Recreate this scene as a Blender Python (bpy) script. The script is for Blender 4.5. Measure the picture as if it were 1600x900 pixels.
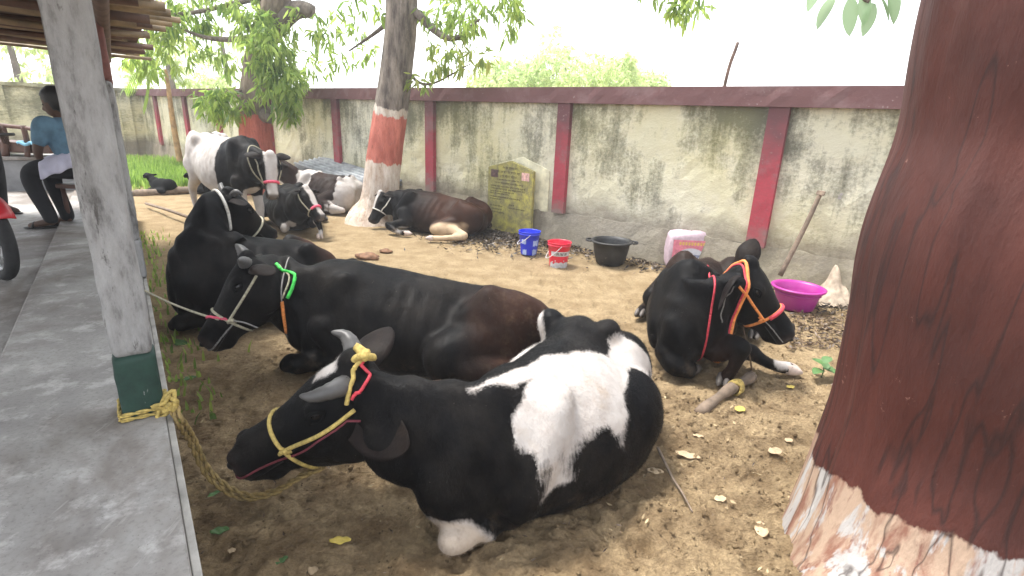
import bpy, bmesh, math, random
import numpy as np
from mathutils import Vector, Matrix
from mathutils.bvhtree import BVHTree
for o in list(bpy.data.objects): bpy.data.objects.remove(o)
scene = bpy.context.scene
col = scene.collection
rng = np.random.default_rng(7)
random.seed(7)

# ------------------------------------------------------------------ camera
FPX = 830.0; PITCH = math.radians(17.7); ROLL = math.radians(2.4); EYE = 1.65
_f = np.array([0, math.cos(PITCH), -math.sin(PITCH)]); _r0 = np.array([1., 0, 0]); _u0 = np.cross(_r0, _f)
_c, _s = math.cos(ROLL), math.sin(ROLL)
CR = _c*_r0 + _s*_u0; CU = -_s*_r0 + _c*_u0; CF = _f
CAM = np.array([0, 0, EYE])
cd = bpy.data.cameras.new('camera'); cam = bpy.data.objects.new('camera', cd); col.objects.link(cam)
cd.sensor_width = 36; cd.lens = 36*FPX/1600; cd.clip_end = 2000; cd.clip_start = 0.05
M = Matrix.Identity(4)
for i in range(3):
    M[i][0] = CR[i]; M[i][1] = CU[i]; M[i][2] = -CF[i]; M[i][3] = CAM[i]
cam.matrix_world = M
scene.camera = cam
scene.render.resolution_x = 1024; scene.render.resolution_y = 576

# ------------------------------------------------------------------ light
SUN_EL = math.radians(70); SUN_AZ = math.radians(292)      # azimuth clockwise from +Y
world = bpy.data.worlds.new('World'); scene.world = world; world.use_nodes = True
wn = world.node_tree.nodes; wl = world.node_tree.links
for n in list(wn): wn.remove(n)
sky = wn.new('ShaderNodeTexSky'); sky.sky_type = 'NISHITA'; sky.sun_disc = False
sky.sun_elevation = SUN_EL; sky.sun_rotation = SUN_AZ
sky.air_density = 1.0; sky.dust_density = 1.0; sky.ozone_density = 0.6
hs = wn.new('ShaderNodeHueSaturation'); hs.inputs['Saturation'].default_value = 0.22
bg = wn.new('ShaderNodeBackground'); bg.inputs['Strength'].default_value = 0.12
wo = wn.new('ShaderNodeOutputWorld')
wl.new(sky.outputs[0], hs.inputs['Color']); wl.new(hs.outputs[0], bg.inputs['Color']); wl.new(bg.outputs[0], wo.inputs['Surface'])
sd = bpy.data.lights.new('sun', 'SUN'); sd.energy = 1.5; sd.angle = math.radians(12); sd.color = (1, .96, .9)
sun = bpy.data.objects.new('sun', sd); col.objects.link(sun)
sdir = Vector((math.sin(SUN_AZ)*math.cos(SUN_EL), math.cos(SUN_AZ)*math.cos(SUN_EL), math.sin(SUN_EL)))
sun.rotation_euler = sdir.to_track_quat('Z', 'Y').to_euler(); sun.location = (0, 0, 30)
scene.view_settings.view_transform = 'Standard'; scene.view_settings.look = 'None'
scene.view_settings.exposure = 2.4; scene.view_settings.gamma = 1
scene.render.engine = 'CYCLES'

# ------------------------------------------------------------------ places measured on the ground
def ray(x, y): return CF + CR*(x-800)/FPX - CU*(y-450)/FPX
def G(x, y, z=0.):                       # where a sight line meets the level z
    v = ray(x, y); return CAM + v*((z-EYE)/v[2])
def D(x, y, Y):                          # a point at distance Y in front
    v = ray(x, y); return CAM + v*(Y/v[1])
WO = np.array([0.75, 7.44, 0.]); WW = np.array([0.773, -0.634, 0.]); WW /= np.linalg.norm(WW); WN = np.array([WW[1], -WW[0], 0.])
def W(s, d, z): return WO + WW*s + WN*d + np.array([0, 0, z])        # along the wall, out from it, up
PE = np.array([-.59, .81, 0.]); PE /= np.linalg.norm(PE); PN = np.array([PE[1], -PE[0], 0.])
def S(a, b, z): return PE*a + PN*b + np.array([0, 0, z])             # along the ledge, right of its edge, up
LEDGE = 0.45; FLOOR = 0.40

# ------------------------------------------------------------------ helpers
_perm = np.random.default_rng(3).permutation(512).astype(np.int64); _perm = np.concatenate([_perm, _perm, _perm])
_grad = np.random.default_rng(4).normal(size=(512, 3)); _grad /= np.linalg.norm(_grad, axis=1)[:, None]
def pnoise(p):
    p = np.asarray(p, float); i = np.floor(p).astype(np.int64); f = p-i; u = f*f*f*(f*(f*6-15)+10); i &= 255; out = 0
    for dx in (0, 1):
        for dy in (0, 1):
            for dz in (0, 1):
                h = _perm[(_perm[(_perm[(i[:, 0]+dx) & 255]+i[:, 1]+dy) & 511]+i[:, 2]+dz) & 511] & 511
                g = _grad[h]; d = (g[:, 0]*(f[:, 0]-dx)+g[:, 1]*(f[:, 1]-dy)+g[:, 2]*(f[:, 2]-dz))
                w = (u[:, 0] if dx else 1-u[:, 0])*(u[:, 1] if dy else 1-u[:, 1])*(u[:, 2] if dz else 1-u[:, 2])
                out = out + w*d
    return out*1.6
def fbm(p, o=4):
    s = 0; a = 1.
    for k in range(o): s = s + a*pnoise(p*2**k+17.3*k); a *= .5
    return s
def gh(x, y):
    x = np.atleast_1d(np.asarray(x, float)); y = np.atleast_1d(np.asarray(y, float))
    p = np.stack([x, y, np.zeros_like(x)], 1)
    near = np.clip((5.5-y)/3.5, 0, 1)
    h = .018*fbm(p*.9, 2) + (.008+.024*near)*fbm(p*np.array([5., 6.5, 1])+3, 4)
    r = 1-np.abs(pnoise(p*np.array([9, 13, 1.])+9))*2
    h += (.004+.016*near)*np.clip(r, -.5, 1)
    h += (.003+.009*near)*(pnoise(p*38)+.6*pnoise(p*71))
    return h - .02
def mesh_obj(name, v, f, mat=None, parent=None, smooth=True):
    me = bpy.data.meshes.new(name); me.from_pydata([tuple(q) for q in v], [], [tuple(q) for q in f]); me.update()
    if smooth: me.polygons.foreach_set('use_smooth', [True]*len(me.polygons))
    o = bpy.data.objects.new(name, me); col.objects.link(o)
    if mat: me.materials.append(mat)
    if parent: o.parent = parent
    return o
def fast_mesh(name, v, tri, mat=None, parent=None, smooth=False):        # big triangle or quad soups
    v = np.asarray(v, np.float32); tri = np.asarray(tri, np.int32); k = tri.shape[1]
    me = bpy.data.meshes.new(name); me.vertices.add(len(v)); me.vertices.foreach_set('co', v.ravel())
    me.loops.add(tri.size); me.loops.foreach_set('vertex_index', tri.ravel())
    me.polygons.add(len(tri)); me.polygons.foreach_set('loop_start', np.arange(0, tri.size, k, dtype=np.int32))
    me.polygons.foreach_set('loop_total', np.full(len(tri), k, np.int32))
    if smooth: me.polygons.foreach_set('use_smooth', np.ones(len(tri), bool))
    me.update(calc_edges=True); me.validate()
    o = bpy.data.objects.new(name, me); col.objects.link(o)
    if mat: me.materials.append(mat)
    if parent: o.parent = parent
    return o
def tag(o, label=None, cat=None, group=None, kind=None):
    for k, v in (('label', label), ('category', cat), ('group', group), ('kind', kind)):
        if v: o[k] = v
    return o
def empty(name, loc, label=None, cat=None, group=None):
    o = bpy.data.objects.new(name, None); col.objects.link(o); o.location = tuple(loc); o.empty_display_size = .1
    return tag(o, label, cat, group)
def sub(parent, *kids):                  # pieces of a part (all built in place)
    for k in kids: k.parent = parent; k.matrix_parent_inverse = Matrix.Identity(4)
def adopt(root, *parts):                 # world-space parts under an Empty
    inv = Matrix.Translation(root.location).inverted()
    for p in parts:
        p.parent = root; p.matrix_parent_inverse = inv
    return root
class MB:
    def __init__(s): s.v = []; s.f = []
    def add(s, v, f):
        n = len(s.v); s.v += [tuple(q) for q in v]; s.f += [tuple(i+n for i in q) for q in f]; return s
    def box(s, o, ax, ay, az, bev=0.):   # corner, three edge vectors
        o = np.array(o, float); ax, ay, az = [np.array(q, float) for q in (ax, ay, az)]
        v = [o+ax*i+ay*j+az*k for k in (0, 1) for j in (0, 1) for i in (0, 1)]
        return s.add(v, [(0, 2, 3, 1), (4, 5, 7, 6), (0, 1, 5, 4), (2, 6, 7, 3), (0, 4, 6, 2), (1, 3, 7, 5)])
    def tube(s, pts, rad, n=10, cap=True, squash=None):
        v, f = tube(pts, rad, n, cap); return s.add(v, f)
    def build(s, name, mat, parent=None, smooth=True, bevel=0.):
        o = mesh_obj(name, s.v, s.f, mat, parent, smooth)
        if bevel:
            bm = bmesh.new(); bm.from_mesh(o.data)
            bmesh.ops.recalc_face_normals(bm, faces=bm.faces)
            bmesh.ops.bevel(bm, geom=[e for e in bm.edges if e.calc_face_angle(0) > .5], offset=bevel, segments=2, affect='EDGES', profile=.6)
            bm.to_mesh(o.data); bm.free(); o.data.polygons.foreach_set('use_smooth', [True]*len(o.data.polygons))
            m = o.modifiers.new('n', 'WEIGHTED_NORMAL'); m.keep_sharp = False
        return o
def catmull(P, n):                       # resample rows of P (any columns), n samples
    P = np.asarray(P, float); m = len(P)
    Q = np.vstack([2*P[0]-P[1], P, 2*P[-1]-P[-2]]); t = np.linspace(0, m-1, n); i = np.minimum(t.astype(int), m-2); u = (t-i)[:, None]
    a, b, c, d = Q[i], Q[i+1], Q[i+2], Q[i+3]
    return .5*(2*b+(c-a)*u+(2*a-5*b+4*c-d)*u**2+(3*b-a-3*c+d)*u**3)
def unit(v): v = np.asarray(v, float); return v/(np.linalg.norm(v)+1e-12)
def tube(pts, rad, n=10, cap=True):
    pts = np.asarray(pts, float); m = len(pts); rad = np.broadcast_to(np.asarray(rad, float), (m,))
    T = np.gradient(pts, axis=0); T /= np.linalg.norm(T, axis=1)[:, None]+1e-9
    a = unit(np.cross(T[0], [0.12, .31, .94])); v = []; th = np.arange(n)*2*math.pi/n
    for k in range(m):
        a = unit(a-T[k]*(a@T[k])); b = np.cross(T[k], a)
        v.append(pts[k]+rad[k]*(np.cos(th)[:, None]*a+np.sin(th)[:, None]*b))
    return loft(v, cap)
def loft(rings, cap=True):
    m = len(rings); n = len(rings[0]); v = np.vstack(rings); f = []
    for k in range(m-1):
        for j in range(n):
            q = (j+1) % n; f.append((k*n+j, k*n+q, (k+1)*n+q, (k+1)*n+j))
    if cap:
        v = np.vstack([v, rings[0].mean(0), rings[-1].mean(0)]); c0 = m*n
        for j in range(n):
            q = (j+1) % n; f.append((q, j, c0)); f.append(((m-1)*n+j, (m-1)*n+q, c0+1))
    return v, f
def lathe(prof, n=32, cx=(0, 0, 0)):     # open profile (r,z)
    th = np.arange(n)*2*math.pi/n; r = [np.stack([p*np.cos(th), p*np.sin(th), np.full(n, z)], 1)+np.array(cx) for p, z in prof]
    return loft(r, False)
def ellipsoid(c, A, nu=14, nv=20):       # columns of A are the three semi-axes
    A = np.asarray(A, float); rings = []
    for i in range(1, nu):
        ph = math.pi*i/nu; th = np.arange(nv)*2*math.pi/nv
        q = np.stack([np.sin(ph)*np.cos(th), np.sin(ph)*np.sin(th), np.full(nv, np.cos(ph))], 1)
        rings.append(np.asarray(c)+q@A.T)
    v, f = loft(rings, False); k = len(v); v = np.vstack([v, np.asarray(c)+A[:, 2], np.asarray(c)-A[:, 2]])
    for j in range(nv):
        q = (j+1) % nv; f.append((q, j, k)); f.append(((nu-2)*nv+j, (nu-2)*nv+q, k+1))
    return v, f

# ------------------------------------------------------------------ materials
class NT:
    def __init__(s, name):
        s.m = bpy.data.materials.new(name); s.m.use_nodes = True; s.t = s.m.node_tree; s.n = s.t.nodes
        for q in list(s.n): s.n.remove(q)
        s.out = s.n.new('ShaderNodeOutputMaterial'); s.b = s.n.new('ShaderNodeBsdfPrincipled'); s.lk(s.b.outputs[0], s.out.inputs[0])
        s.tc = s.n.new('ShaderNodeTexCoord')
    def lk(s, a, b): s.t.links.new(a, b)
    def set(s, i, v):
        if hasattr(v, 'is_linked') or hasattr(v, 'links'): s.lk(v, i)
        else: i.default_value = v if not isinstance(v, tuple) or len(v) != 3 or i.type != 'RGBA' else (*v, 1)
    def node(s, t, ins={}, **kw):
        q = s.n.new(t)
        for k, v in kw.items(): setattr(q, k, v)
        for k, v in ins.items(): s.set(q.inputs[k], v)
        return q
    def noise(s, scale, detail=4, rough=.55, vec=None, stretch=None, dist=0.):
        v = vec or s.tc.outputs['Object']
        if stretch: v = s.node('ShaderNodeMapping', {'Vector': v, 'Scale': stretch}).outputs[0]
        return s.node('ShaderNodeTexNoise', {'Vector': v, 'Scale': scale, 'Detail': detail, 'Roughness': rough, 'Distortion': dist}).outputs[0]
    def vor(s, scale, vec=None, feature='F1', out='Distance', stretch=None):
        v = vec or s.tc.outputs['Object']
        if stretch: v = s.node('ShaderNodeMapping', {'Vector': v, 'Scale': stretch}).outputs[0]
        return s.node('ShaderNodeTexVoronoi', {'Vector': v, 'Scale': scale}, feature=feature).outputs[out]
    def ramp(s, fac, stops, interp='LINEAR'):
        q = s.node('ShaderNodeValToRGB', {'Fac': fac}); q.color_ramp.interpolation = interp; e = q.color_ramp.elements
        while len(e) < len(stops): e.new(.5)
        for i, (p, c) in enumerate(stops):
            e[i].position = p; e[i].color = (c, c, c, 1) if not isinstance(c, tuple) else (*c, 1)
        return q.outputs[0]
    def mix(s, fac, a, b, mode='MIX'):
        q = s.node('ShaderNodeMix', data_type='RGBA', blend_type=mode)
        s.set(q.inputs[0], fac); s.set(q.inputs[6], a); s.set(q.inputs[7], b); return q.outputs[2]
    def math(s, op, a, b=0., clamp=False):
        q = s.node('ShaderNodeMath', operation=op); q.use_clamp = clamp; s.set(q.inputs[0], a); s.set(q.inputs[1], b); return q.outputs[0]
    def attr(s, name): return s.node('ShaderNodeAttribute', attribute_name=name).outputs['Fac']
    def sep(s, v, i): return s.node('ShaderNodeSeparateXYZ', {0: v}).outputs[i]
    def bump(s, h, strength=.3, dist=.01, normal=None):
        q = s.node('ShaderNodeBump', {'Height': h, 'Strength': strength, 'Distance': dist})
        if normal: s.lk(normal, q.inputs['Normal'])
        return q.outputs[0]
    def done(s, color, rough=.8, normal=None, **kw):
        s.set(s.b.inputs['Base Color'], color); s.set(s.b.inputs['Roughness'], rough)
        if normal: s.lk(normal, s.b.inputs['Normal'])
        for k, v in kw.items(): s.set(s.b.inputs[k], v)
        return s.m
def simple(name, c, rough=.6, var=.25, scale=12, bump=.15, **kw):
    t = NT(name); n = t.noise(scale, 5)
    return t.done(t.mix(t.ramp(n, [(.3, 0.), (.7, 1.)]), tuple(x*(1-var) for x in c), tuple(min(1, x*(1+var)) for x in c)), rough, t.bump(t.noise(scale*6, 3), bump, .004), **kw)

def m_soil():
    t = NT('soil'); big = t.noise(.55, 4); mid = t.noise(4.5, 6, .62); fine = t.noise(55, 6, .7)
    y = t.sep(t.tc.outputs['Object'], 1)
    near = t.math('SUBTRACT', 1., t.node('ShaderNodeMapRange', {'Value': t.math('ADD', y, t.math('MULTIPLY', big, 2.)), 'From Min': 3.6, 'From Max': 6.4}).outputs[0], True)
    base = t.mix(t.ramp(mid, [(.36, 0.), (.62, 1.)]), (.41, .295, .16), (.60, .455, .27))
    dung = t.mix(t.ramp(mid, [(.36, 0.), (.6, 1.)]), (.30, .205, .11), (.66, .485, .28))  # dung patches; their darker tone also paints in shade for the weak relief
    c = t.mix(near, base, dung)
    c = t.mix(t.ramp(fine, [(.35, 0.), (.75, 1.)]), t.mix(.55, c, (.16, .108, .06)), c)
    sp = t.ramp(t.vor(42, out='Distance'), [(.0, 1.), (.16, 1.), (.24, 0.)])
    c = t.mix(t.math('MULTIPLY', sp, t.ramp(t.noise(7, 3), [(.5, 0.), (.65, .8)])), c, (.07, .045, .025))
    grass = t.ramp(t.noise(1.3, 5), [(.6, 0.), (.7, 1.)])
    far = t.node('ShaderNodeMapRange', {'Value': y, 'From Min': 9., 'From Max': 13.}).outputs[0]
    c = t.mix(t.math('MULTIPLY', grass, far), c, (.14, .2, .05))
    lump = t.vor(17, t.node('ShaderNodeVectorMath', {0: t.tc.outputs['Object'], 1: t.node('ShaderNodeVectorMath', {0: t.node('ShaderNodeTexNoise', {'Scale': 9., 'Detail': 4.}).outputs['Color'], 3: .25}, operation='SCALE').outputs[0]}, operation='ADD').outputs[0])
    b = t.bump(t.noise(26, 8, .78), 1., .045); b = t.bump(t.math('MULTIPLY', lump, near), .7, .04, b); b = t.bump(t.noise(90, 7, .8), 1., .014, b)
    return t.done(c, .95, b, **{'Specular IOR Level': .2})
def m_coat():
    t = NT('coat'); hair = t.noise(160, 3, .6, stretch=(1, 1, .35)); jag = t.noise(48, 4, .7); jag2 = t.noise(9, 3)
    jag3 = t.noise(90, 3, .6, stretch=(1, 1, .18)); w = t.math('ADD', t.attr('white'), t.math('MULTIPLY', t.math('SUBTRACT', jag3, .5), .024)); w = t.math('ADD', w, t.math('MULTIPLY', t.math('SUBTRACT', jag2, .5), .05))
    wm = t.node('ShaderNodeMapRange', {'Value': w, 'From Min': -.009, 'From Max': .009}).outputs[0]
    big = t.noise(3.2, 4)
    blk = t.mix(t.ramp(big, [(.35, 0.), (.7, 1.)]), (.0022, .0022, .0026), (.0045, .0042, .0045))
    brn = t.mix(t.ramp(big, [(.3, 0.), (.7, 1.)]), (.022, .011, .008), (.05, .023, .015))
    blk = t.mix(t.attr('brown'), blk, brn)
    wh = t.mix(t.ramp(t.noise(11, 5), [(.35, 0.), (.75, 1.)]), (.37, .335, .31), (.49, .465, .445))
    wh = t.mix(t.ramp(t.noise(5, 6, .7), [(.55, 0.), (.78, .55)]), wh, (.38, .28, .18))
    wh = t.mix(t.ramp(hair, [(.3, .25), (.55, 0.)]), wh, (.45, .38, .33))
    c = t.mix(wm, blk, wh)
    c = t.mix(t.attr('tan'), c, t.mix(big, (.42, .29, .17), (.62, .5, .36)))
    c = t.mix(t.attr('bare'), c, t.mix(jag, (.028, .022, .022), (.06, .045, .042)))
    c = t.mix(t.math('MULTIPLY', t.ramp(t.noise(2.6, 7, .7), [(.45, 0.), (.75, .35)]), t.math('SUBTRACT', 1., wm)), c, (.05, .042, .035))
    dirt = t.ramp(t.noise(14, 7, .75), [(.5, 0.), (.72, 1.)])
    dm = t.math('MULTIPLY', dirt, t.attr('mud'))
    c = t.mix(t.math('MULTIPLY', dm, .75), c, (.13, .09, .055))
    fl = t.ramp(t.vor(34), [(.0, 1.), (.045, 1.), (.07, 0.)]); fl = t.math('MULTIPLY', fl, t.ramp(t.noise(6, 2), [(.56, 0.), (.62, .6)]))
    c = t.mix(fl, c, (.3, .26, .22))
    r = t.ramp(t.noise(6, 4), [(.3, .42), (.7, .62)])
    b = t.bump(hair, .35, .004); b = t.bump(t.noise(38, 5, .65, stretch=(1, 1, .5)), .3, .01, b)
    return t.done(c, r, b, **{'Specular IOR Level': .065, 'Sheen Weight': .008, 'Sheen Roughness': .5, 'Sheen Tint': (.75, .8, .95)})
def m_wall():
    t = NT('wall_plaster'); g = t.n.new('ShaderNodeAttribute'); g.attribute_name = 'wz'; z = g.outputs['Fac']
    s_ = t.attr('ws')
    vec = t.node('ShaderNodeCombineXYZ', {'X': s_, 'Y': z, 'Z': 0.}).outputs[0]
    st = t.noise(1., 7, .66, vec, (5.5, .75, 1)); bl = t.noise(2.2, 8, .66, vec); fi = t.noise(24, 8, .8, vec); big = t.noise(.55, 3, .5, vec)
    cream = t.mix(t.ramp(big, [(.35, 0.), (.62, 1.)]), (.56, .54, .44), (.58, .53, .33))
    cream = t.mix(t.ramp(bl, [(.45, 0.), (.75, .8)]), cream, (.66, .63, .55))
    top = t.node('ShaderNodeMapRange', {'Value': z, 'From Min': .9, 'From Max': 2.0}).outputs[0]
    k = t.math('ADD', t.math('MULTIPLY', top, .22), t.math('MULTIPLY', st, .82)); k = t.math('ADD', k, t.math('MULTIPLY', t.math('SUBTRACT', bl, .5), .55)); k = t.math('ADD', k, t.math('MULTIPLY', t.math('SUBTRACT', t.noise(.9, 4, .55, vec), .5), 1.25))
    k = t.math('ADD', k, t.math('MULTIPLY', t.math('SUBTRACT', fi, .5), .8))
    mould = t.ramp(k, [(.40, 0.), (.56, .6), (.72, 1.)])
    mc = t.mix(t.ramp(big, [(.4, 0.), (.6, 1.)]), (.07, .07, .055), (.11, .11, .045))
    c = t.mix(t.math('MULTIPLY', mould, .86), cream, mc)
    bot = t.math('SUBTRACT', 1., t.node('ShaderNodeMapRange', {'Value': t.math('ADD', z, t.math('MULTIPLY', t.math('SUBTRACT', bl, .5), .7)), 'From Min': .42, 'From Max': .68}).outputs[0], True)
    c = t.mix(t.math('MULTIPLY', bot, t.ramp(fi, [(.3, .9), (.7, .55)])), c, (.17, .14, .115))
    peel = t.math('SUBTRACT', bl, t.math('MULTIPLY', t.math('ABSOLUTE', t.math('SUBTRACT', z, .85)), .14))
    pm = t.ramp(peel, [(.62, 0.), (.635, 1.)], 'CONSTANT'); right = t.node('ShaderNodeMapRange', {'Value': s_, 'From Min': 1.9, 'From Max': 3.}).outputs[0]
    c = t.mix(t.math('MULTIPLY', pm, right), c, (.33, .30, .29))
    b = t.bump(fi, .8, .015); b = t.bump(t.noise(7, 6, .65, vec), .5, .03, b)
    return t.done(c, .93, b, **{'Specular IOR Level': .2})
def m_red(name='red_paint', top=(.12, .055, .06), mid=(.36, .05, .07), lo=.45):
    t = NT(name); z = t.attr('wz'); s_ = t.attr('ws')
    vec = t.node('ShaderNodeCombineXYZ', {'X': s_, 'Y': z, 'Z': 0.}).outputs[0]
    bl = t.noise(4, 6, .6, vec); fi = t.noise(30, 5, .7, vec)
    k = t.math('ADD', z, t.math('MULTIPLY', t.math('SUBTRACT', bl, .5), .9))
    c = t.mix(t.node('ShaderNodeMapRange', {'Value': k, 'From Min': 1.05, 'From Max': 1.75}).outputs[0], mid, top)
    c = t.mix(t.ramp(fi, [(.35, .0), (.75, .5)]), c, (.13, .06, .06)); c = t.mix(t.ramp(t.noise(1.5, 6, .7, vec), [(.5, 0.), (.62, .6)]), c, (.2, .13, .13))
    c = t.mix(t.ramp(t.math('ADD', fi, t.math('MULTIPLY', bl, .5)), [(.90, 0.), (1.0, .7)]), c, (.36, .30, .29))
    bot = t.math('SUBTRACT', 1., t.node('ShaderNodeMapRange', {'Value': t.math('ADD', z, t.math('MULTIPLY', t.math('SUBTRACT', bl, .5), .5)), 'From Min': lo-.05, 'From Max': lo+.14}).outputs[0], True)
    c = t.mix(t.math('MULTIPLY', bot, .85), c, (.19, .16, .14))
    return t.done(c, .9, t.bump(fi, .4, .008), **{'Specular IOR Level': .25})
def m_concrete():
    t = NT('worn_concrete'); a = t.noise(1.6, 7, .65); b_ = t.noise(7, 6, .7); f = t.noise(60, 5, .7)
    c = t.mix(t.ramp(a, [(.33, 0.), (.66, 1.)]), (.20, .187, .175), (.40, .385, .36))
    c = t.mix(t.ramp(b_, [(.52, 0.), (.66, .85)]), c, (.50, .48, .455))
    c = t.mix(t.ramp(t.noise(.9, 5, .6, dist=.6), [(.47, 0.), (.62, .85)]), c, (.12, .092, .072))
    c = t.mix(t.ramp(f, [(.25, .55), (.5, 0.)]), c, (.10, .09, .085))
    c = t.mix(t.ramp(t.vor(46), [(.0, .7), (.06, .7), (.09, 0.)]), c, (.08, .07, .06))
    c = t.mix(t.ramp(t.noise(2.4, 4, .7, stretch=(9, 1.2, 1)), [(.63, 0.), (.7, .4)]), c, (.47, .45, .42))
    return t.done(c, t.ramp(a, [(.3, .6), (.7, .85)]), t.bump(t.noise(30, 6, .7), .35, .006))
def m_post():
    t = NT('whitewashed_post'); z = t.sep(t.tc.outputs['Object'], 2)
    a = t.noise(9, 7, .72, stretch=(1, 1, .3)); b_ = t.noise(2.2, 4); f = t.noise(70, 4, .7)
    c = t.mix(t.ramp(a, [(.36, 0.), (.5, .65), (.66, 1.)]), (.085, .08, .077), (.35, .345, .34))
    c = t.mix(t.ramp(b_, [(.5, 0.), (.75, .5)]), c, (.27, .262, .25))
    c = t.mix(t.ramp(t.noise(20, 6, .75, stretch=(1, 1, .22)), [(.60, 0.), (.66, .85)]), c, (.06, .055, .05))
    return t.done(c, .88, t.bump(t.noise(22, 7, .75, stretch=(1, 1, .4)), .9, .012))
def m_band(name, c1, c2, chip=(.4, .38, .36)):
    t = NT(name); a = t.noise(14, 6, .7); c = t.mix(t.ramp(a, [(.35, 0.), (.7, 1.)]), c1, c2)
    c = t.mix(t.ramp(t.noise(40, 5, .75, stretch=(1, 1, .3)), [(.68, 0.), (.72, .6)]), c, chip)
    return t.done(c, .75, t.bump(t.noise(50, 5), .25, .004))
def m_bark():
    t = NT('bark'); a = t.noise(7, 7, .7, stretch=(1, 1, .28)); v = t.vor(16, stretch=(1, 1, .3), feature='DISTANCE_TO_EDGE')
    c = t.mix(t.ramp(a, [(.3, 0.), (.7, 1.)]), (.055, .042, .033), (.20, .165, .135)); c = t.mix(t.ramp(t.noise(3, 5), [(.58, 0.), (.7, .6)]), c, (.34, .30, .26))
    return t.done(c, .95, t.bump(v, .9, .03, t.bump(a, .7, .02)))
def m_trunk(name, bands, z_attr='wz', rough=.85):
    """painted trunk: bands = [(height, colour a, colour b)] from the ground up, ragged edges"""
    t = NT(name); z = t.attr('wz'); rag = t.noise(5, 6, .7, stretch=(1, 1, .4)); a = t.noise(9, 6, .7, stretch=(1, 1, .25)); f = t.noise(44, 5, .72, stretch=(1, 1, .4))
    zz = t.math('ADD', z, t.math('MULTIPLY', t.math('SUBTRACT', rag, .5), .3)); zz = t.math('ADD', zz, t.math('MULTIPLY', t.math('SUBTRACT', f, .5), .06)); c = None
    for h, c1, c2 in bands:
        cc = t.mix(t.ramp(a, [(.36, 0.), (.64, 1.)]), c1, c2)
        c = cc if c is None else t.mix(t.node('ShaderNodeMapRange', {'Value': zz, 'From Min': h-.008, 'From Max': h+.008}).outputs[0], c, cc)
    c = t.mix(t.ramp(f, [(.28, .6), (.45, 0.)]), c, (.06, .035, .03))
    c = t.mix(t.ramp(t.noise(13, 6, .8), [(.68, 0.), (.71, .7)]), c, (.5, .42, .36))
    v = t.vor(9, stretch=(1, 1, .22), feature='DISTANCE_TO_EDGE')
    b = t.bump(a, .7, .03, t.bump(f, .5, .01)); b = t.bump(t.ramp(v, [(0., 0.), (.12, 1.)]), .3, .015, b)
    return t.done(c, rough, b, **{'Specular IOR Level': .3})
def m_leaf(name, c1, c2, trans=.5):
    t = NT(name); rnd = t.attr('rnd'); c = t.mix(rnd, c1, c2)
    t.done(c, .42, None, **{'Specular IOR Level': .4})
    tr = t.node('ShaderNodeBsdfTranslucent', {'Color': t.mix(.5, c, (.55, .75, .12), 'MULTIPLY')})
    t.set(tr.inputs['Color'], t.mix(rnd, tuple(min(1, x*1.8) for x in c1), tuple(min(1, x*1.8) for x in c2)))
    ms = t.node('ShaderNodeMixShader', {0: trans}); t.lk(t.b.outputs[0], ms.inputs[1]); t.lk(tr.outputs[0], ms.inputs[2]); t.lk(ms.outputs[0], t.out.inputs[0])
    return t.m
def m_plastic(name, c, rough=.35):
    t = NT(name); a = t.noise(9, 5); cc = t.mix(t.ramp(a, [(.4, 0.), (.8, .35)]), c, tuple(x*.6+.06 for x in c))
    d = t.ramp(t.noise(22, 6, .75), [(.6, 0.), (.75, .45)]); cc = t.mix(d, cc, (.3, .25, .2))
    return t.done(cc, rough, t.bump(t.noise(60, 3), .06, .002))
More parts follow.
